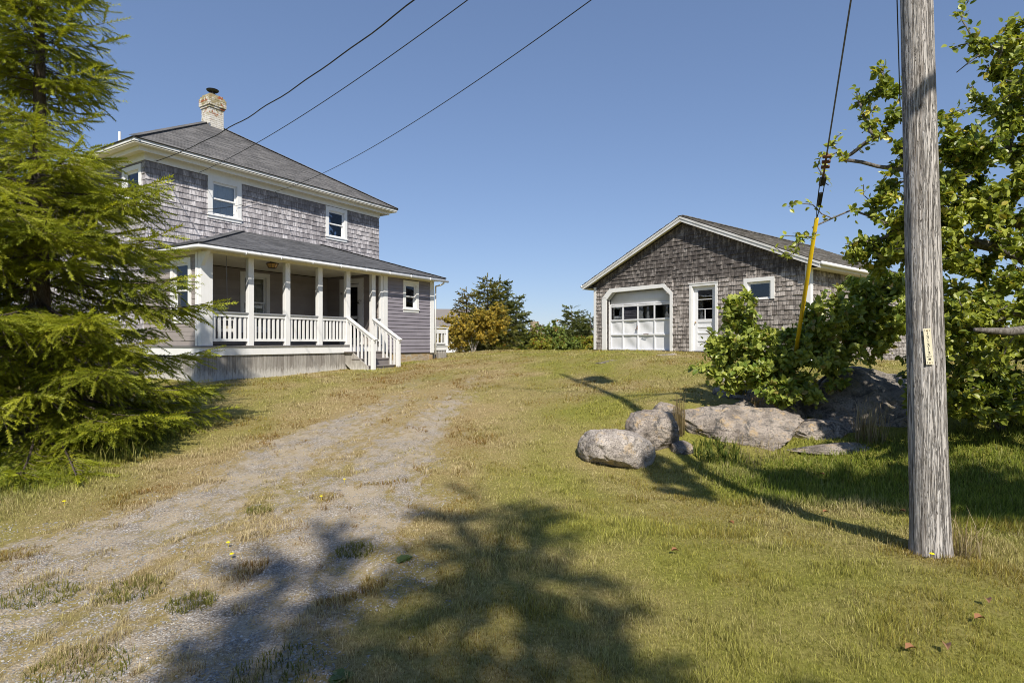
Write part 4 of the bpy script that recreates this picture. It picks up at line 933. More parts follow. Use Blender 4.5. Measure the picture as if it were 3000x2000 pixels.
# ------------------------------------------------------------------ SPRUCE generator
def shoot_template(n=14, nl=.17, w=.035, seed=1):
    rs = np.random.default_rng(seed); V = []; F = []; Tc = []
    V += [(-.008, 0, 0), (.008, 0, 0), (.004, 1, 0), (-.004, 1, 0)]; Q = [(0, 1, 2, 3)]; Tc += [(1.3, .8, .9)]*4
    for i in range(n):
        y = .04+.93*i/(n-1); a = (i*2.4+rs.uniform(-.3, .3)); a = a % (2*math.pi)
        dx, dz = math.cos(a), math.sin(a)*.75; fw = .75 if i < n-2 else 1.6
        d = np.array([dx, fw, dz]); d /= np.linalg.norm(d); b = np.array([0, y, 0]); s = np.cross(d, [0, 0, 1.]); s /= np.linalg.norm(s)+1e-9
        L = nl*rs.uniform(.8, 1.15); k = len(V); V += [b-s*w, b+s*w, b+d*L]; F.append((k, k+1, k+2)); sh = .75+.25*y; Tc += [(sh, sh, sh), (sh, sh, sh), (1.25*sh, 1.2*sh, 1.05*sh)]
    return np.array(V, float), [np.array(Q), np.array(F)], np.array(Tc, float)
def spruce(name, base, H, Lf, label, group=None, z0=.4, whorl=.3, per=6, sec=.095, ter=.075, shoot=.15, amin=None, seed=1, c0=(.045, .075, .012), c1=(.16, .19, .02), tpl=None, droop=.25, lean=0, trunk_r=.14, dead=0, cat="spruce tree", cdark=.45):
    rs = np.random.default_rng(seed); tv, tf, tc = tpl or shoot_template()
    bx, by, bz = base; root = empty(name, base, 0, label, cat, group)
    tr = MB(); zt = np.linspace(-.2, H, 14); tp = np.stack([.03*np.sin(zt)+lean*zt, .03*np.cos(zt*1.3), zt], -1); tr.tube(tp+np.array([0, 0, bz]), trunk_r*(1-zt/H*.93).clip(.05, 1.1), 9)
    P, D, U, S, K = [], [], [], [], []; br = MB(); dt_ = MB(); z = z0
    def addshoot(p, d, s, k): P.append(p); D.append(d); S.append(s); K.append(k)
    while z < H*.985:
        f = z/H; L0 = Lf(f)
        nb = per if f < .9 else 4
        for b in range(nb):
            az = rs.uniform(0, 2*math.pi) if True else 0
            zz = z+rs.uniform(-.12, .12)
            if amin is not None and not amin(az, zz): continue
            L = L0*rs.uniform(.60, 1.13)
            if L < .12: continue
            hd = np.array([math.cos(az), math.sin(az), 0]); sdv = np.array([-math.sin(az), math.cos(az), 0])
            up0 = .55*(f-.45); m = 9; t = np.linspace(0, 1, m)
            bend = rs.uniform(-.12, .12); dr = droop*rs.uniform(.6, 1.4)*(1-f*.6)
            q = np.stack([t*L]*3, -1)*hd+np.outer(L*bend*t*t, sdv)+np.outer(L*(up0*t-dr*t+.9*dr*t**2.6), [0, 0, 1]); q = q+np.array([.03*math.sin(zz)+lean*zz, .03*math.cos(zz*1.3), zz])
            br.tube(q+np.array([0, 0, bz]), .016*L/2.2*(1-.85*t)+.003, 4, cap=False)
            n2 = int(L/sec); ks = rs.random()
            for j in range(n2):
                s = (j+rs.random())/n2; s = .12+.88*s
                x = s*(m-1); i0 = min(int(x), m-2); p = q[i0]+(q[i0+1]-q[i0])*(x-i0); tan = q[i0+1]-q[i0]; tan = tan/np.linalg.norm(tan)
                sg = -1 if j % 2 else 1; side = np.cross(tan, [0, 0, 1.]); side /= np.linalg.norm(side)+1e-9
                ang = rs.uniform(.75, 1.15)*(1-.35*s); d = tan*math.cos(ang)+side*sg*math.sin(ang)+np.array([0, 0, rs.uniform(-.35, .12)]); d /= np.linalg.norm(d)
                l2 = (.42*L*(1-s)**.8*min(1, .35+2.2*s)+.10)*rs.uniform(.65, 1.2)
                hang = rs.uniform(.0, .48)
                if dead and s < dead and rs.random() < .45:
                    t4 = np.linspace(0, 1, 4)[:, None]; l4 = min(l2*1.2, .5); dt_.tube(p+d*l4*t4-np.array([0, 0, 1])*l4*.8*t4**2+np.array([0, 0, bz]), [.004, .0035, .003, .0015], 3, cap=False)
                    for g_ in (.4, .7): a_ = p+d*l4*g_-np.array([0, 0, 1])*l4*.8*g_**2; b_ = a_+rs.normal(size=3)*.06-np.array([0, 0, .08]); dt_.tube(np.array([a_, (a_+b_)/2+.01, b_])+np.array([0, 0, bz]), .0022, 3, cap=False)
                    continue
                m2 = 4; t2 = np.linspace(0, 1, m2)[:, None]; q2 = p+d*l2*t2-np.array([0, 0, 1])*l2*hang*t2**2
                if l2 > .22: br.tube(q2+np.array([0, 0, bz]), [.004, .0032, .0025, .0015], 3, cap=False)
                n3 = max(1, int(l2/ter)); kk = rs.random()*.5+ks*.5
                for e in range(n3+1):
                    s3 = (e+.3+rs.random()*.4)/(n3+1) if e < n3 else 1.0
                    pp = p+d*l2*s3-np.array([0, 0, 1])*l2*hang*s3*s3
                    tt = d-np.array([0, 0, 1])*2*hang*s3; tt /= np.linalg.norm(tt)
                    sh = shoot*rs.uniform(.65, 1.25)*(1.05-.3*s3)
                    if e >= n3 or l2 < .12: addshoot(pp, tt+rs.normal(size=3)*.12, sh*1.1, kk)
                    else:
                        sd3 = np.cross(tt, [0, 0, 1.]); sd3 /= np.linalg.norm(sd3)+1e-9
                        g = 1 if e % 2 else -1
                        addshoot(pp, tt*.75+sd3*g*rs.uniform(.5, .9)+np.array([0, 0, rs.uniform(-.30, .22)]), sh, kk)
                        addshoot(pp, tt*.9+sd3*-g*rs.uniform(.3, .7)+np.array([0, 0, rs.uniform(-.45, .15)]), sh*.85, kk)
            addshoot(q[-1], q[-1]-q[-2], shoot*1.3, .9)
        z += whorl*rs.uniform(.85, 1.15)
    addshoot(np.array([0, 0, H-.05]), np.array([0, 0, 1.]), min(.22, shoot*1.3), .8)
    P, D, S, K = np.array(P), np.array(D), np.array(S), np.array(K)
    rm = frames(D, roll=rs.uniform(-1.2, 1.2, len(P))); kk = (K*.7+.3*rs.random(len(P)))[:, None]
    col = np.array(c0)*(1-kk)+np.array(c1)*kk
    V, F, cc = inst(tv, tf, P, rm, S, col, tc)
    tr.build("trunk", M["spruce_bark"], root, True)
    if br.v: br.build("branches", M["spruce_bark"], root)
    if dt_.v: dt_.build("dead_twigs", M["apple_bark"], root)
    raw("crown", V, F, M["needle"], root, cc)
    return root, len(P)
tplA = shoot_template(34, .15, .030, 2)
root, n = spruce("spruce_tree", (-6.6, 8.1, hz(-6.6, 8.1)), 8.9, lambda f: max(.05, (2.72*max(0, 1-f)**.82-.22+.38*math.exp(-((f-.38)/.06)**2))*(1-.06*math.sin(f*23))*(1-.60*math.exp(-((f-.53)/.045)**2))), "large yellow green spruce with drooping boughs in front of the house", z0=.25, whorl=.21, per=9,
                 sec=.080, ter=.098, shoot=.275, seed=4, c0=(.11, .155, .014), c1=(.46, .49, .045), tpl=tplA, droop=.30, trunk_r=.15, dead=.42)
print("spruce shoots", n)
tplB = shoot_template(9, .34, .13, 3)
for (x, y, H, s, r, lb) in ((1.12, -4.3, 9.9, 21, .88, "tall spruce behind the photographer casting the tapering shadow on the grass"), (-.05, -4.9, 9.4, 22, .95, "shorter spruce behind the photographer shading the near edge of the drive")):
    spruce("spruce_tree", (x, y, 0), H, lambda f, r=r: 2.1*r*max(0, 1-f)**.8, lb, z0=2.6, whorl=.52, per=7, sec=.17, ter=.15, shoot=.34, seed=s, tpl=tplB, group="spruces behind the camera", trunk_r=.15)
# ------------------------------------------------------------------ BROADLEAF generator
def leaf_template(w=.34, fold=.10, droop=.10):
    V = [(0, 0, 0), (0, .34, 0), (0, .70, -.02), (0, 1, -droop), (-w*.85, .28, fold), (-w*.8, .66, fold*.8), (w*.85, .28, fold), (w*.8, .66, fold*.8)]
    Tq = [(1, 2, 5, 4), (2, 1, 6, 7)]; Tt = [(0, 1, 4), (0, 6, 1), (2, 3, 5), (3, 2, 7)]
    return np.array(V, float), [np.array(Tq), np.array(Tt)], np.array([(.95,)*3, (.9,)*3, (.95,)*3, (1.1, 1.05, .9), (1.05,)*3, (1.05,)*3, (1.05,)*3, (1.05,)*3])
LT = leaf_template(); QT = (np.array([(0, 0, 0), (-.38, .5, .06), (0, 1, 0), (.38, .5, .06)], float), [np.array([(0, 1, 2, 3)])], None)
def broadleaf(name, base, stems, targets, label, cat, leaf=.08, per=26, twig=.35, cols=((.03, .06, .01), (.10, .14, .02)), odd=((.30, .25, .03), .04), tpl=LT, seed=1, perf=None, bark="apple_bark", r0=.05, group=None, mat="leaf", up=.5, spread=.12, rtip=.0025, bare=0, sag=.0, stemname="trunk"):
    """stems: list of polylines (trunk and limbs, relative to base); targets (n,3) twig tips relative to base"""
    rs = np.random.default_rng(seed); root = empty(name, base, 0, label, cat, group); bz = base[2]
    nodes = []; par = []; cnt = []
    for st in stems:
        st = np.array(st, float); prev = -1
        if nodes:
            d = [np.linalg.norm(np.array(q)-st[0]) for q in nodes]; prev = int(np.argmin(d)) if min(d) < .4 else -1
        for i in range(len(st)-1):
            m = max(2, int(np.linalg.norm(st[i+1]-st[i])/.2))
            for k in range(m if i < len(st)-2 else m+1):
                nodes.append(st[i]+(st[i+1]-st[i])*k/m+rs.normal(size=3)*.006); par.append(prev); prev = len(nodes)-1
    N = np.array(nodes); T = np.array(targets); dd = np.min(np.linalg.norm(T[:, None]-N[None], axis=2), 1); T = T[np.argsort(dd)]
    twigs = []
    for tg_ in T:
        NN = np.array(nodes); d = np.linalg.norm(NN-tg_, axis=1)+.35*np.maximum(NN[:, 2]-tg_[2], 0); j = int(np.argmin(d)); p0 = NN[j]; L = np.linalg.norm(tg_-p0)
        if L < .04: continue
        m = max(2, int(L/.13)); prev = j; pts = []
        b = rs.normal(size=3)*.14*L
        for k in range(1, m+1):
            s = k/m; q = p0+(tg_-p0)*s+b*math.sin(s*math.pi)+np.array([0, 0, -sag*L*math.sin(s*math.pi)])+rs.normal(size=3)*.006; nodes.append(q); par.append(prev); prev = len(nodes)-1; pts.append(prev)
        twigs.append((j, pts))
    nodes = np.array(nodes); cnt = np.zeros(len(nodes))
    for j, pts in twigs:
        q = pts[-1]
        while q >= 0: cnt[q] += 1; q = par[q]
    rad = rtip+(r0-rtip)*(cnt/max(1, cnt.max()))**.52
    mb = MB(); used = np.zeros(len(nodes), bool); off = np.array([0, 0, bz])
    kids = {}
    for i, p_ in enumerate(par): kids.setdefault(p_, []).append(i)
    starts = [i for i, p_ in enumerate(par) if p_ < 0]+[c for p_, cs in kids.items() if p_ >= 0 and len(cs) > 1 for c in sorted(cs, key=lambda c: -cnt[c])[1:]]
    for s0 in starts:
        ch = [par[s0]] if par[s0] >= 0 else []; q = s0
        while True:
            ch.append(q); cs = kids.get(q, [])
            if not cs: break
            q = max(cs, key=lambda c: cnt[c])
        if len(ch) > 1:
            rr_ = rad[ch].copy(); 
            if par[s0] >= 0: rr_[0] = rr_[1]
            mb.tube(nodes[ch]+off, rr_, 8 if rr_[0] > .02 else (5 if rr_[0] > .006 else 3), cap=False)
    mb.build(stemname, M[bark], root, True)
    P, D = [], []
    for j, pts in twigs:
        if rs.random() < bare: continue
        ch = [j]+pts; seg = nodes[ch]; ln = np.linalg.norm(np.diff(seg, axis=0), axis=1); cl = np.concatenate([[0], np.cumsum(ln)]); L = cl[-1]; n = max(3, int(per*rs.uniform(.7, 1.3)*(perf(seg[-1]) if perf else 1)))
        s = L-np.minimum(L, twig*rs.random(n)**.8*1.0); s[:2] = L
        for v in s:
            i = min(int(np.searchsorted(cl, v, 'right'))-1, len(ln)-1); i = max(i, 0); p = seg[i]+(seg[i+1]-seg[i])*((v-cl[i])/max(ln[i], 1e-6)); tan = (seg[i+1]-seg[i])/max(ln[i], 1e-6)
            P.append(p+rs.normal(size=3)*spread*.25); D.append(tan*rs.uniform(.1, .9)+rs.normal(size=3)*.75+np.array([0, 0, .1]))
    P = np.array(P); D = np.array(D); upv = np.tile([0, -.85, 1.], (len(P), 1))*up+rs.normal(size=(len(P), 3))*.45
    rm = frames(D, upv); S = leaf*rs.uniform(.6, 1.25, len(P))
    k = np.clip(.5+.5*(fbm(P[:, 0]*2.2, P[:, 1]*2.2, P[:, 2]*2.2, seed, 2)-.5)*2+rs.normal(size=len(P))*.22, 0, 1)[:, None]
    col = np.array(cols[0])*(1-k)+np.array(cols[1])*k; o_ = rs.random(len(P)) < odd[1]; col[o_] = np.array(odd[0])*rs.uniform(.6, 1.2, (o_.sum(), 1))
    V, F, cc = inst(tpl[0], tpl[1], P, rm, S, col, tpl[2])
    if tpl[2] is None: cc = np.repeat(col, len(tpl[0]), 0)
    raw("crown", V, F, M[mat], root, cc)
    return root
def blob(n, parts, rs, shell=.35, jit=.12):
    """points in a union of ellipsoids (cx,cy,cz,rx,ry,rz,weight), denser towards the surface"""
    w = np.array([p[6] for p in parts], float); w /= w.sum(); out = []
    ks = rs.choice(len(parts), n, p=w)
    for k in ks:
        p = parts[k]; d = rs.normal(size=3); d /= np.linalg.norm(d); r = (shell+(1-shell)*rs.random())**.6*(1+rs.normal()*jit)
        out.append([p[0]+d[0]*p[3]*r, p[1]+d[1]*p[4]*r, p[2]+d[2]*p[5]*r])
    return np.array(out)
rs = np.random.default_rng(5)
# apple tree at the right: trunk outside the picture, limbs reaching left
AB = np.array([7.0, 6.6, hz(7.0, 6.6)])
def rel(pts, b): return [tuple(np.array(p)-b) for p in pts]
stems = [rel([(7.0, 6.6, AB[2]-.1), (6.9, 6.6, 1.2), (6.7, 6.7, 2.2), (6.3, 6.9, 3.0), (6.0, 7.0, 4.0), (5.9, 7.0, 5.2)], AB),
         rel([(6.8, 6.65, 1.75), (5.8, 6.7, 1.95), (5.2, 6.6, 1.72)], AB),
         rel([(6.7, 6.7, 2.2), (5.8, 6.9, 2.7), (5.0, 7.2, 3.0), (4.4, 7.5, 3.3), (3.95, 7.6, 3.1)], AB),
         rel([(6.5, 6.8, 2.6), (5.6, 7.0, 3.4), (5.0, 7.2, 3.7), (4.3, 7.5, 3.95)], AB),
         rel([(6.9, 6.6, 1.3), (7.6, 6.9, 2.4), (8.0, 7.2, 3.8)], AB)]
tg_ = blob(860, [(5.6, 6.7, 2.7, .95, .6, .7, 2.4), (5.65, 6.7, 3.7, .8, .6, .75, 2.2), (6.0, 6.7, 4.75, .75, .6, .8, 1.6), (5.0, 7.0, 3.0, .6, .6, .6, 1.2), (5.5, 6.6, 1.75, .85, .7, .5, 1.6), (5.05, 7.0, 3.95, .45, .5, .4, .6), (4.75, 7.6, 2.75, .55, .3, .25, .8), (5.3, 6.9, 1.95, .5, .4, .4, 1.0), (4.9, 7.2, 3.4, .4, .4, .4, .4), (4.65, 7.3, 4.5, .3, .3, .5, .5)], rs, .2)
extra = np.array([(3.45, 7.6, 2.85), (3.62, 7.7, 3.0), (3.7, 7.6, 2.75), (3.95, 7.6, 3.4), (3.6, 7.5, 3.35), (4.1, 7.5, 3.62), (4.0, 7.5, 4.0), (4.25, 7.5, 4.3), (4.15, 7.5, 4.15), (4.4, 7.4, 4.05), (4.0, 7.5, 3.75), (4.5, 7.4, 3.6), (4.4, 7.4, 3.2), (3.9, 7.5, 2.95), (4.6, 7.3, 2.7),
                  (5.25, 6.9, 5.1), (5.35, 6.9, 5.5), (5.5, 6.9, 5.75), (5.3, 6.9, 4.8), (4.9, 7.0, 4.3), (4.95, 7.0, 4.5), (4.7, 7.1, 4.4)])
broadleaf("apple_tree", tuple(AB), stems, np.vstack([tg_, extra])-AB, "old apple tree reaching in from the right behind the utility pole", "tree", leaf=.080, per=34, twig=.5, perf=lambda p: .45 if p[0]+7.0 < 4.55 and p[2]+AB[2] > 2.75 else 1, cols=((.085, .14, .018), (.44, .48, .075)), odd=((.55, .48, .08), .06), seed=9, r0=.12, bare=.02)
# broadleaf shrub above the rocks
SB = np.array([4.75, 9.9, .45])
mb = MB(); mb.tube([(7.0, 6.6, 1.55), (6.2, 6.35, 1.70), (5.6, 6.15, 1.74), (5.15, 6.0, 1.70), (4.75, 5.95, 1.72)], [.075, .06, .052, .045, .02], 9); lb_ = mb.build("limb", M["apple_bark"], None, True)
for o_ in bpy.data.objects:
    if o_.name == "apple_tree": lb_.parent = o_; lb_.matrix_parent_inverse.identity(); lb_.location = -o_.location
AB2 = np.array([6.4, 1.0, hz(6.4, 1.0)])
stems2 = [[(0, 0, -.1), (-.2, .1, 1.5), (-1.0, .5, 2.6), (-2.2, 1.1, 3.8)], [(-.2, .1, 1.5), (-.3, 1.0, 2.8), (-1.2, 2.0, 3.6)], [(-.2, .1, 1.5), (.3, .2, 3), (.2, .3, 4.5)]]
t2 = blob(720, [(4.85, 2.0, 3.9, .95, .9, .7, 2), (5.5, 1.6, 4.4, 1.1, 1.1, .8, 1.6), (6.2, 1.4, 4.6, 1.2, 1.2, 1.0, 1.3), (2.80, 1.4, 5.4, .32, 1.0, .4, 1.1), (4.3, 1.1, 5.3, .55, 1.0, .5, 1.8), (5.6, 3.2, 3.2, .7, .7, .5, .8)], rs, .2)
broadleaf("apple_tree", tuple(AB2), stems2, t2-AB2, "apple tree beside the photographer, seen only by the shade it throws on the long grass", "tree", leaf=.10, per=24, twig=.5, cols=((.045, .085, .012), (.20, .235, .028)), seed=19, r0=.12, tpl=QT)
st = []
for k in range(7):
    a = rs.uniform(-2.9, .1); L = rs.uniform(.7, 1.2); st.append([(0, 0, -.1), (math.cos(a)*.15, math.sin(a)*.1, .3), (math.cos(a)*.5*L, math.sin(a)*.35*L, .8*L)])
st += [[(0, 0, -.1), (-.6, -.2, .35), (-1.2, -.5, .55)], [(0, 0, -.1), (.5, -.1, .5), (1.1, -.2, 1.1)], [(0, 0, -.1), (-.2, 0, .7), (-.5, -.1, 1.5)]]
tg_ = blob(600, [(-.95, -.3, 1.65, .35, .3, .3, .6), (.3, -.7, 1.6, .5, .35, .3, .9), (1.2, -.55, 2.0, .5, .4, .4, 1.1), (1.4, -.4, 1.35, .5, .4, .4, 1.2), (1.6, -.2, 1.6, .45, .4, .5, .8), (-1.0, -.45, .80, .80, .55, .42, 2.0), (-.1, -.6, .72, .8, .55, .42, 1.8), (-1.0, -.3, 1.2, .6, .4, .32, 1.1), (.1, -.4, 1.15, .75, .5, .38, 1.5), (.95, -.3, 1.2, .65, .55, .55, 1.5), (1.05, -.2, 1.95, .45, .4, .45, .8), (-.35, -.85, .30, .6, .3, .26, .7)], rs, .15)
tg_ = tg_[tg_[:, 2] > .16]
broadleaf("broadleaf_shrub", tuple(SB), st, tg_, "sprawling broadleaf shrub over the rocks hiding the garage corner", "shrub", leaf=.112, per=26, twig=.40, cols=((.12, .19, .025), (.58, .62, .14)), odd=((.32, .27, .08), .05), seed=12, r0=.035, up=.75, stemname="stems")
SB2 = np.array([6.9, 8.2, .4])
st = [[(0, 0, -.1), (-.3+.2*k, -.1, .5), (-.7+.45*k, -.1, 1.2)] for k in range(4)]
tg_ = blob(420, [(-.5, -.2, .35, 1.1, .6, .35, 1.4), (.7, -.4, .4, .9, .6, .4, 1.0), (-.5, 0, .7, 1.0, .6, .5, 1.4), (.6, 0, 1.0, 1.0, .7, .7, 1), (-.1, .3, 1.4, .9, .6, .5, .8)], rs, .2); tg_ = tg_[tg_[:, 2] > .15]
broadleaf("broadleaf_shrub", tuple(SB2), st, tg_, "leafy green shrub in shade to the right of the utility pole", "shrub", leaf=.10, per=24, twig=.35, cols=((.08, .13, .018), (.36, .39, .06)), seed=14, r0=.03, stemname="stems")
# ------------------------------------------------------------------ BACKGROUND TREES
def far_spruce(x, y, H, r, label, seed, c0=(.04, .06, .018), c1=(.13, .145, .035), k=1.0, group="spruces beyond the lawn", zb=None):
    spruce("spruce_tree", (x, y, hz(x, y) if zb is None else zb), H, lambda f: r*max(0, 1-f)**1.0+.17, label, group=group, z0=H*.06, whorl=.26*k, per=8, sec=.15*k, ter=.15*k, shoot=.30*k, seed=seed, tpl=tplB, c0=c0, c1=c1, trunk_r=.10, droop=.15)
far_spruce(-1.25, 29.5, 3.95, 1.3, "full green spruce behind the orange shrub, tallest of its group", 31, c0=(.07, .075, .018), c1=(.20, .19, .04))
far_spruce(-.62, 30.2, 4.0, 1.2, "dark narrow topped spruce right behind the tallest green one", 32)
far_spruce(.22, 32.0, 3.35, .9, "slim dark spruce at the right edge of the middle tree group", 33)
far_spruce(-2.45, 31, 3.5, .9, "thin green conifer rising above the orange shrub", 34, c0=(.08, .08, .02), c1=(.22, .18, .05))
far_spruce(-11.2, 62, 5.2, 1.7, "dark spruce top above the neighbouring roof, left of two", 35, k=1.6, zb=.3)
far_spruce(-9.6, 60, 4.9, 1.6, "dark spruce top above the neighbouring roof, right of two", 36, k=1.6, zb=.3)
for i, (px, y, H, r, lb) in enumerate(((1676, 52, 4.5, 1.9, "broad dark green spruce, tallest of the far group beside the garage"), (1697, 54, 4.3, 1.0, "narrow spruce just right of the tallest far spruce"), (1714, 56, 3.7, .9, "small spruce between the narrow one and the garage corner"),
                                       (1730, 50, 3.8, 1.7, "bushy spruce right against the garage corner"), (1655, 50, 2.7, 1.4, "low dark spruce at the left foot of the far group"), (1632, 55, 2.9, 1.6, "rounded olive conifer left of the far spruce group"))):
    far_spruce((px-1500)/1697*y, y, H, r, lb, 40+i, k=1.5, c0=(.05, .07, .025), c1=(.15, .17, .045), zb=.1)
def bush(x, y, r, h, label, cols, seed, leaf=.13, n=110, per=26, name="shrub", cat="shrub", odd=((.3, .2, .03), .05), group=None, ry=None, zb=None, bark="apple_bark", trunk=.02, hgt0=.35, tw=.5):
    rs_ = np.random.default_rng(seed); zb = hz(x, y) if zb is None else zb
    parts = [(rs_.uniform(-.55, .55)*r, rs_.uniform(-.4, .4)*(ry or r), h*rs_.uniform(.35, .66), r*rs_.uniform(.35, .6), (ry or r)*rs_.uniform(.35, .6), h*rs_.uniform(.24, .36), 1) for _ in range(9)]
    t = blob(n, parts, rs_, .4); t = t[t[:, 2] > .06]
    st = [[(0, 0, -.1), (rs_.uniform(-.2, .2)*r, 0, h*.25), (rs_.uniform(-.6, .6)*r, rs_.uniform(-.3, .3)*r, h*.6)] for _ in range(5)]
    return broadleaf(name, (x, y, zb), st, t, label, cat, leaf=leaf, per=per, twig=tw, cols=cols, odd=odd, tpl=QT, seed=seed, bark=bark, r0=trunk, mat="far_leaf", group=group, stemname="stems")
bush(-1.78, 26.5, 1.85, 2.55, "large orange and yellow turning shrub between the house and the spruces", ((.26, .21, .03), (.55, .38, .05)), 51, leaf=.085, n=560, per=36, odd=((.24, .22, .04), .3), bark="birch_bark", trunk=.03, cat="shrub", ry=1.2)
bush(-3.55, 27.0, 1.0, 1.6, "sparse yellowing shrub low beside the white deck", ((.16, .13, .03), (.30, .22, .05)), 52, leaf=.08, n=90, odd=((.5, .48, .36), .25), bark="birch_bark")
gcs = [((.08, .13, .014), (.29, .33, .04)), ((.10, .14, .02), (.34, .33, .04)), ((.07, .11, .02), (.22, .27, .05))]
i = 0
for x, y, r, h, lb in ((.75, 32.5, 1.5, 2.35, "green shrub mound at the left end of the hedge beyond the lawn"), (2.0, 33, 1.4, 2.45, "tallest yellow green shrub mound in the hedge beyond the lawn"), (.3, 31, .8, 1.15, "low dark green shrub under the slim spruce"),
                       (1.6, 31, .9, 1.1, "low green shrub with russet leaves behind the pale ledge"), (2.7, 31, 1.0, 1.25, "low green shrub in the middle of the hedge"), (3.5, 31.5, 1.0, 1.35, "low yellow green shrub with an orange patch left of the garage"),
                       (4.4, 31.5, 1.0, 1.5, "green shrub against the left corner of the garage"), (3.3, 36, 1.4, 1.5, "grey green shrub behind the hedge, left of the distant ledge"), (5.4, 33, 1.2, 1.6, "green shrub mostly hidden by the garage corner"), (-.5, 29.6, .7, .8, "low olive shrub below the dark conifers")):
    i += 1; bush(x, y, r, h, lb, gcs[i % 3], 60+i, leaf=.12, n=130, per=30, group="hedge shrubs beyond the lawn", odd=((.30, .12, .02), .07))
for px, y, h, lb in ((1583, 70, 4.8, "bare pinkish tree beside the far stone tower"), (1610, 75, 3.9, "small thin leafed tree right of the pinkish tree"), (1535, 66, 3.4, "low olive tree left of the far stone tower")):
    i += 1; bush((px-1500)/1697*y, y, 1.9, h, lb, ((.12, .10, .05), (.22, .17, .10)), 60+i, leaf=.22, n=90, per=16, name="deciduous_tree", cat="tree", group="distant low trees", zb=-.3, tw=.8)
rs3 = np.random.default_rng(77); P = []
for px0, px1, y0, top in ((-2500, 1250, 90, 1.75), (1250, 1520, 85, 2.0), (1500, 1760, 80, 2.1), (2300, 5200, 70, 2.3)):
    n = 2600; px = rs3.uniform(px0, px1, n); y = y0+rs3.uniform(0, 14, n); P.append(np.stack([(px-1500)/1697*y, y, -.6+(top+.6)*rs3.random(n)**.6*(.75+.5*fbm(px/40, 0*px, 0, 9))], -1))
P = np.vstack(P); D = rs3.normal(size=P.shape); kk = rs3.random(len(P))[:, None]; col = np.array((.035, .05, .02))*(1-kk)+np.array((.12, .13, .04))*kk
V, F, cc = inst(QT[0], QT[1], P, frames(D), rs3.uniform(.6, 1.3, len(P)), None); o = raw("treeline", V, F, M["far_leaf"], None, np.repeat(col, 4, 0)); tag(o, "far off low green treeline along the horizon", "treeline", kind="stuff")
P = []
for px0, px1, y0, top, n in ((-70, 70, -48, 9.5, 9000),):
    xx = rs3.uniform(px0, px1, n); ph = np.abs(((xx/5.5) % 1)-.5)*2; hh = top*(.55+.45*(1-ph))*(.75+.5*fbm(xx/14, 0*xx, 0, 19)); P.append(np.stack([xx, y0+rs3.uniform(-5, 5, n), hh*rs3.random(n)**.8], -1))
P = np.vstack(P); kk = rs3.random(len(P))[:, None]; col = np.array((.03, .045, .015))*(1-kk)+np.array((.10, .12, .03))*kk
V, F, cc = inst(QT[0], QT[1], P, frames(rs3.normal(size=P.shape)), rs3.uniform(1.0, 2.0, len(P)), None); o = raw("treeline", V, F, M["far_leaf"], None, np.repeat(col, 4, 0)); tag(o, "dark evergreen treeline behind the photographer, reflected in the panes", "treeline", kind="stuff")
# far stone tower and neighbouring house
tw = empty("stone_tower", (3.0, 78, -.4), .5, "far off squat round brown stone tower above the hedge", "tower")
mb = MB(); mb.lathe([(0, 4.2), (.62, 4.2), (.62, 4.05), (.54, 4.0), (.56, -.4)], n=20)
for k in range(8): a = k*.785; mb.box(.5*math.cos(a)-.08, .5*math.cos(a)+.08, .5*math.sin(a)-.08, .5*math.sin(a)+.08, 4.2, 4.28)
mb.build("tower_wall", M["foundation_stone"], tw); mb = MB(); mb.lathe([(0, 4.5), (.05, 4.45), (.18, 4.21), (0, 4.21)], n=10); mb.build("roof", M["neighbour_roof"], tw)
nb = empty("neighbouring_house", (-6.2, 46, .3), .15, "low white neighbouring house with brown grey roof half hidden by the orange shrub", "house")
mb = MB(); mb.box(-4, 3.8, 0, 6, .0, 2.55); mb.build("wall", M["neighbour_white"], nb)
mb = MB(); mb.prism([(-4.3, -.4, 2.5), (-4.3, 6.4, 2.5), (-4.3, 3, 4.35)], (8.4, 0, 0)); mb.build("roof", M["neighbour_roof"], nb)
for x in (-2.6, -.9, .3, 1.6, 2.8): mb = MB(); mb.box(x-.06, x+.96, -.05, .0, 1.14, 2.41); w = mb.build("window", M["white_paint"], nb); mb = MB(); mb.box(x, x+.9, -.07, -.051, 1.2, 1.75); mb.box(x, x+.9, -.07, -.051, 1.8, 2.35); mb.build("pane", M["black_iron"], w)
mb = MB(); mb.box(-3.4, 3.6, -2.2, -.1, .2, .6); mb.box(-3.4, 3.6, -2.2, -2.14, 1.25, 1.32)
for x in np.arange(-3.4, 3.6, .25): mb.box(x, x+.06, -2.19, -2.15, .6, 1.25)
mb.build("deck", M["white_paint"], nb)
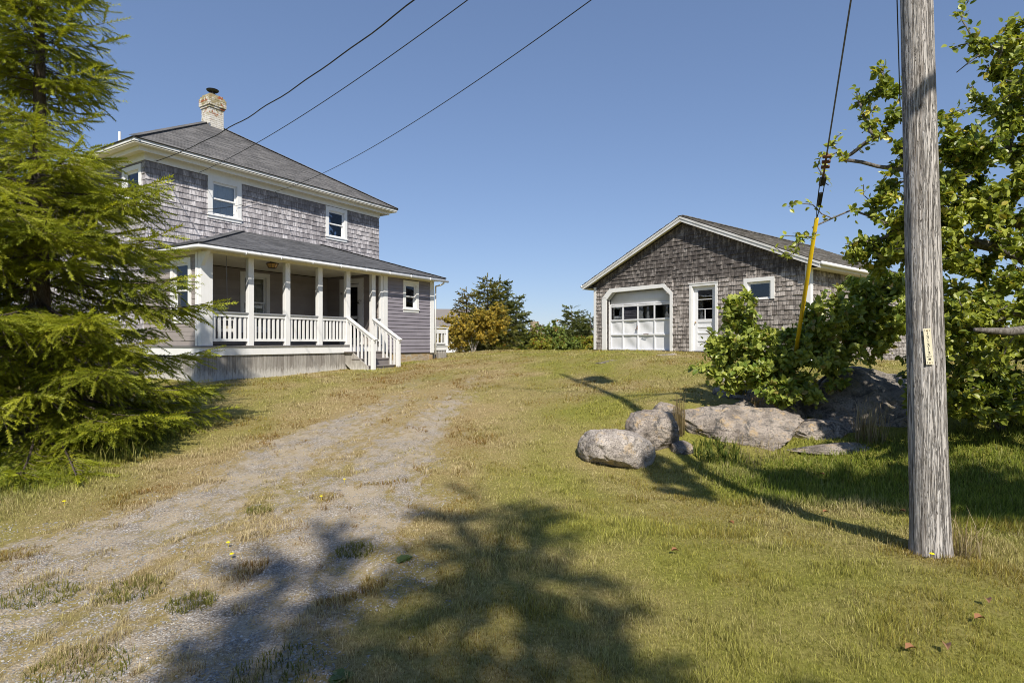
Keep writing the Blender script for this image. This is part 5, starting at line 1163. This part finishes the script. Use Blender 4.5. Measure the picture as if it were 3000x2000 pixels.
# ------------------------------------------------------------------ GRASS (one mass of blades), long tufts, flowers, leaves, gravel
rg = np.random.default_rng(11)
def blades(name, x, y, h, w, col, label, cat, lean=.45, kind="stuff", group=None, dirv=None, seg=False, z=None):
    n = len(x); z = height(x, y)-.004 if z is None else z; a = rg.uniform(0, 2*math.pi, n); l = h*np.abs(rg.normal(0, lean, n))
    dx, dy = np.cos(a)*l, np.sin(a)*l
    if dirv is not None: dx, dy = dx+dirv[0]*h, dy+dirv[1]*h
    b = rg.uniform(0, 2*math.pi, n); wx, wy = np.cos(b)*w/2, np.sin(b)*w/2
    B0 = np.stack([x-wx, y-wy, z], -1); B1 = np.stack([x+wx, y+wy, z], -1); Tp = np.stack([x+dx, y+dy, z+h*np.sqrt(np.maximum(.15, 1-(dx**2+dy**2)/(h*h+1e-9)*.5))], -1)
    if seg:
        Md = np.stack([x+dx*.3, y+dy*.3, z+h*.6], -1); wv = np.stack([wx, wy, wx*0], -1)*.8
        V = np.stack([B0, B1, Md-wv, Md+wv, Tp], 1).reshape(-1, 3); i = np.arange(n)[:, None]*5
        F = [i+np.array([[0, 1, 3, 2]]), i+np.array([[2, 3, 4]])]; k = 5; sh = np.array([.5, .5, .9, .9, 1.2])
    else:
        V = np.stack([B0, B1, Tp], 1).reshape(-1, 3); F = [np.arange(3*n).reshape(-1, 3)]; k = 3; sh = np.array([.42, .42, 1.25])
    c = (col[:, None]*sh[None, :, None]).reshape(-1, 3)  # roots darkened: shade between the blades is put into the vertex colour
    o = raw(name, V, F, M["blade"], None, c); return tag(o, label, cat, group, kind)
def grass_col(x, y, n):
    g = np.clip(green(x, y)+rg.normal(0, .17, n), 0, 1)[:, None]; k = rg.random(n)[:, None]
    dry = np.array((.26, .18, .075))*(1-k)+np.array((.92, .76, .50))*k
    red = np.array((.26, .14, .035)); rm_ = (rg.random(n) < .8*sstep(.44, .60, fbm(x*1.3, y*1.0, 0, 91, 4)))[:, None]; dry = np.where(rm_, red*(.7+.6*k), dry)
    grn = np.array((.14, .15, .015))*(1-k)+np.array((.64, .61, .14))*k
    lu = lush(x, y)[:, None]; grn = grn*(1-lu)+lu*(np.array((.085, .13, .012))*(1-k)+np.array((.36, .42, .06))*k)
    return dry*(1-g)+grn*g
def field_pts(n, y0, y1, p=1.0):
    y = np.exp(rg.uniform(math.log(y0), math.log(y1), n)) if p == 1 else y0*(y1/y0)**(rg.random(n)**p)
    x = rg.uniform(-1, 1, n)*(y*.97+.6); return x, y
x, y = field_pts(560000, 1.9, 26)
gv = gravel(x, y); keep = (rg.random(len(x)) > gv**.8*.97)
def inside_h(x, y):
    u = (x+7.6)*.527+(y-14.7)*.85; v = -(x+7.6)*.85+(y-14.7)*.527
    a = (u > -.35) & (u < 9.9) & (v > -.02); u2 = (x-3.06)*.636-(y-21.5)*.771; v2 = (x-3.06)*.771+(y-21.5)*.636
    return a | ((u2 > -.05) & (u2 < 7.8) & (v2 > -.03))
keep &= ~inside_h(x, y) & ~((x > 2.6) & (x < 7.2) & (y > 8.55) & (y < 10.9) & (rg.random(len(x)) < .75)) & (np.hypot(x-3.035, y-4.2) > .125)
x, y, gv = x[keep], y[keep], gv[keep]; n = len(x)
lu = lush(x, y); tall = fbm(x*2.6, y*2.6, 0, 97, 3)
cl = fbm(x*6, y*6, 0, 98, 2); h = (.014+.040*sstep(.42, .75, tall*.5+cl*.5)+.010*rg.random(n)+.045*(rg.random(n) < .02))*(1-lu)+lu*(.05+.10*tall)*rg.uniform(.6, 1.1, n); h *= (1-.45*sstep(.05, .5, gv)); h = h*(1+y*.012)
w = np.maximum(.0038, .0012*y)*rg.uniform(.7, 1.3, n)*(1+lu*.3)
near = y < 4.4
cg = grass_col(x, y, n)
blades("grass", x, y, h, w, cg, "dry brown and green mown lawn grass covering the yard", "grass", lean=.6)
# clumps of long dry or green blades
def tuft(x, y, n, h, c0, c1, label, spread=.12, w=.006, cat="grass tuft", name="grass_tuft", lean=.45, z=None, dirv=None):
    a = rg.uniform(0, 6.28, n); r = spread*np.sqrt(rg.random(n)); xx, yy = x+r*np.cos(a), y+r*np.sin(a); k = rg.random(n)[:, None]
    col = np.array(c0)*(1-k)+np.array(c1)*k; zz = None if z is None else np.full(n, z)
    return blades(name, xx, yy, h*rg.uniform(.55, 1.1, n), np.full(n, w), col, label, cat, lean=lean, kind=None, seg=True, z=zz, dirv=dirv)
dryc = ((.28, .20, .10), (.60, .50, .32))
tuft(5.15, 8.35, 110, .62, *dryc, "tall tuft of dry straw coloured grass left of the utility pole", .2, .007, lean=.35, dirv=(.12, 0))
tuft(2.52, 8.75, 150, .62, (.16, .11, .05), (.36, .29, .15), "upright wisp of brown grass between the boulders", .09, .006, lean=.10)
tuft(4.0, 9.45, 90, .34, (.22, .13, .05), (.45, .33, .18), "small brown grass tuft on the stones beside the domed stone", .12, .006, z=.45)
tuft(4.15, 10.6, 120, .42, (.14, .16, .02), (.42, .32, .05), "spiky green and yellow lily clump at the left foot of the shrub", .10, .016, cat="plant", name="daylily_clump", lean=.7)
tuft(3.22, 4.12, 60, .34, *dryc, "dry grass stems standing at the right foot of the utility pole", .10, .005, lean=.4)
tuft(-5.0, 7.3, 40, .38, (.25, .25, .05), (.45, .42, .12), "thin seeding grass stalks at the lower edge of the spruce", .35, .006, lean=.5)
tuft(3.4, 8.15, 160, .22, (.28, .20, .10), (.50, .42, .25), "pale dry grass fringe under the long low boulder", .45, .005)
tuft(2.9, 8.1, 160, .20, (.05, .09, .01), (.22, .24, .05), "low green weeds at the foot of the long low boulder", .35, .02, cat="plant", name="weed_clump", lean=.6)
for i, (px, pyy, s) in enumerate(((380, 1725, .20), (230, 1960, .25), (820, 1960, .22), (560, 1760, .15), (120, 1740, .22), (760, 1500, .12), (1040, 1620, .15))):
    t_ = 1.6/(pyy-1000)*1697; x_ = (px-1500)/1697*t_
    tuft(x_, t_, 300, .055, (.11, .12, .02), (.30, .29, .07), ["green grass tuft in the upper left of the drive", "green grass tuft at the bottom left corner of the drive", "wide green grass tuft at the bottom edge of the drive", "small green tuft beside the dandelions on the drive", "green tuft near the left edge of the drive", "tiny tuft in the middle of the gravel", "tuft at the shaded right edge of the gravel"][i], s, .005, lean=.7)
# plantain rosettes
def place(px, py):
    z = 0.02
    for _ in range(6): t_ = (1.6-z)/(py-1000)*1697; x_ = (px-1500)/1697*t_; z = hz(x_, t_)
    return x_, t_, z
for px, py, lb in ((1005, 1985, "broad leaved plantain weed at the bottom edge of the lawn"), (1180, 1640, "small dark weed beside the shaded gravel")):
    x_, y_, z_ = place(px, py); mb = MB(); n = 9; a = np.arange(n)*.7+rg.random(n)*.3; D = np.stack([np.cos(a), np.sin(a), .12+0*a], -1)
    V, F, cc = inst(LT[0]*np.array([1.2, 1, 1]), LT[1], np.tile([x_, y_, z_+.005], (n, 1)), frames(D), rg.uniform(.05, .09, n), np.tile([.12, .17, .04], (n, 1)), LT[2]); tag(raw("weed", V, F, M["leaf"], None, cc), lb, "plant", "broad leaved weeds")
for px, py, lb in ((668, 1604, "yellow dandelion, upper of two in the middle of the drive"), (679, 1638, "yellow dandelion, lower of two in the middle of the drive"), (1009, 1414, "yellow dandelion at the right side of the gravel"), (941, 1465, "tiny yellow dandelion left of the one beside the gravel"), (2730, 1639, "yellow dandelion at the foot of the utility pole"), (188, 1480, "yellow dandelion on the grass below the big spruce")):
    x_, y_, z_ = place(px, py); mb = MB(); mb.tube([(0, 0, z_), (.002, 0, z_+.04)], .0015, 4, (.2, .4, .1)); mb.lathe([(0, .008), (.010, .009), (.017, .004), (.008, 0), (0, 0)], (0, 0, z_+.04), 10); o = mb.build("dandelion", M["dandelion"]); o.location = (x_, y_, 0); tag(o, lb, "flower", "dandelions in the grass")
lfs = [(1966, 1626, "brown curled leaf lying alone in the middle of the sunny lawn"), (2415, 1398, "rust leaf on the long grass under the rocks"), (2470, 1436, "rust leaf, right of the one under the rocks"), (2410, 1510, "rust leaf at the edge of the pole shadow"), (2654, 1510, "rust leaf just left of the pole base"), (2890, 1770, "curled brown leaf right of the pole near the photo edge"), (2855, 1830, "pale brown leaf on the lawn below the pole"), (2150, 1545, "tan leaf pair left of the pole shadow"), (2770, 1905, "dark brown leaf low on the lawn at the right"), (2652, 1920, "long tan leaf near the bottom edge at the right")]
for i, (px, py, lb) in enumerate(lfs):
    x_, y_, z_ = place(px, py); D = np.array([[math.cos(i*2.1), math.sin(i*2.1), .15]]); V, F, cc = inst(leaf_template(.36, .3, .2)[0], LT[1], np.array([[0, 0, 0.]]), frames(D), np.array([.06]), None); o = raw("fallen_leaf", V, F, M["brown_leaf"]); o.location = (x_, y_, z_+.035); tag(o, lb, "fallen leaf", "fallen leaves")
# loose gravel
x, y = field_pts(150000, 2.0, 15); gv = gravel(x, y); k = rg.random(len(x)) < gv*1.15-.12; x, y = x[k], y[k]; n = len(x)
tv = np.array([(1, 0, 0), (-1, 0, 0), (0, 1, 0), (0, -1, 0), (0, 0, .6), (0, 0, -.6)], float); tf = [np.array([(0, 2, 4), (2, 1, 4), (1, 3, 4), (3, 0, 4), (2, 0, 5), (1, 2, 5), (3, 1, 5), (0, 3, 5)])]
S = rg.uniform(.003, .0075, n)*(1+(rg.random(n) < .04)*.7)*(1+y*.03); P = np.stack([x, y, height(x, y)+S*.15], -1); g = rg.uniform(.17, .40, n)+(rg.random(n) < .03)*.25
col = np.stack([g*1.0, g*.96, g*.91], -1)
V, F, cc = inst(tv, tf, P, frames(rg.normal(size=(n, 3))*np.array([1, 1, .4])), np.stack([S*rg.uniform(.7, 1.2, n), S*rg.uniform(.7, 1.4, n), S], -1), col); cc = np.repeat(col, 6, 0)
tag(raw("gravel", V, F, M["pebble"], None, cc), "loose grey gravel stones scattered along the drive", "gravel", kind="stuff")
print("done")
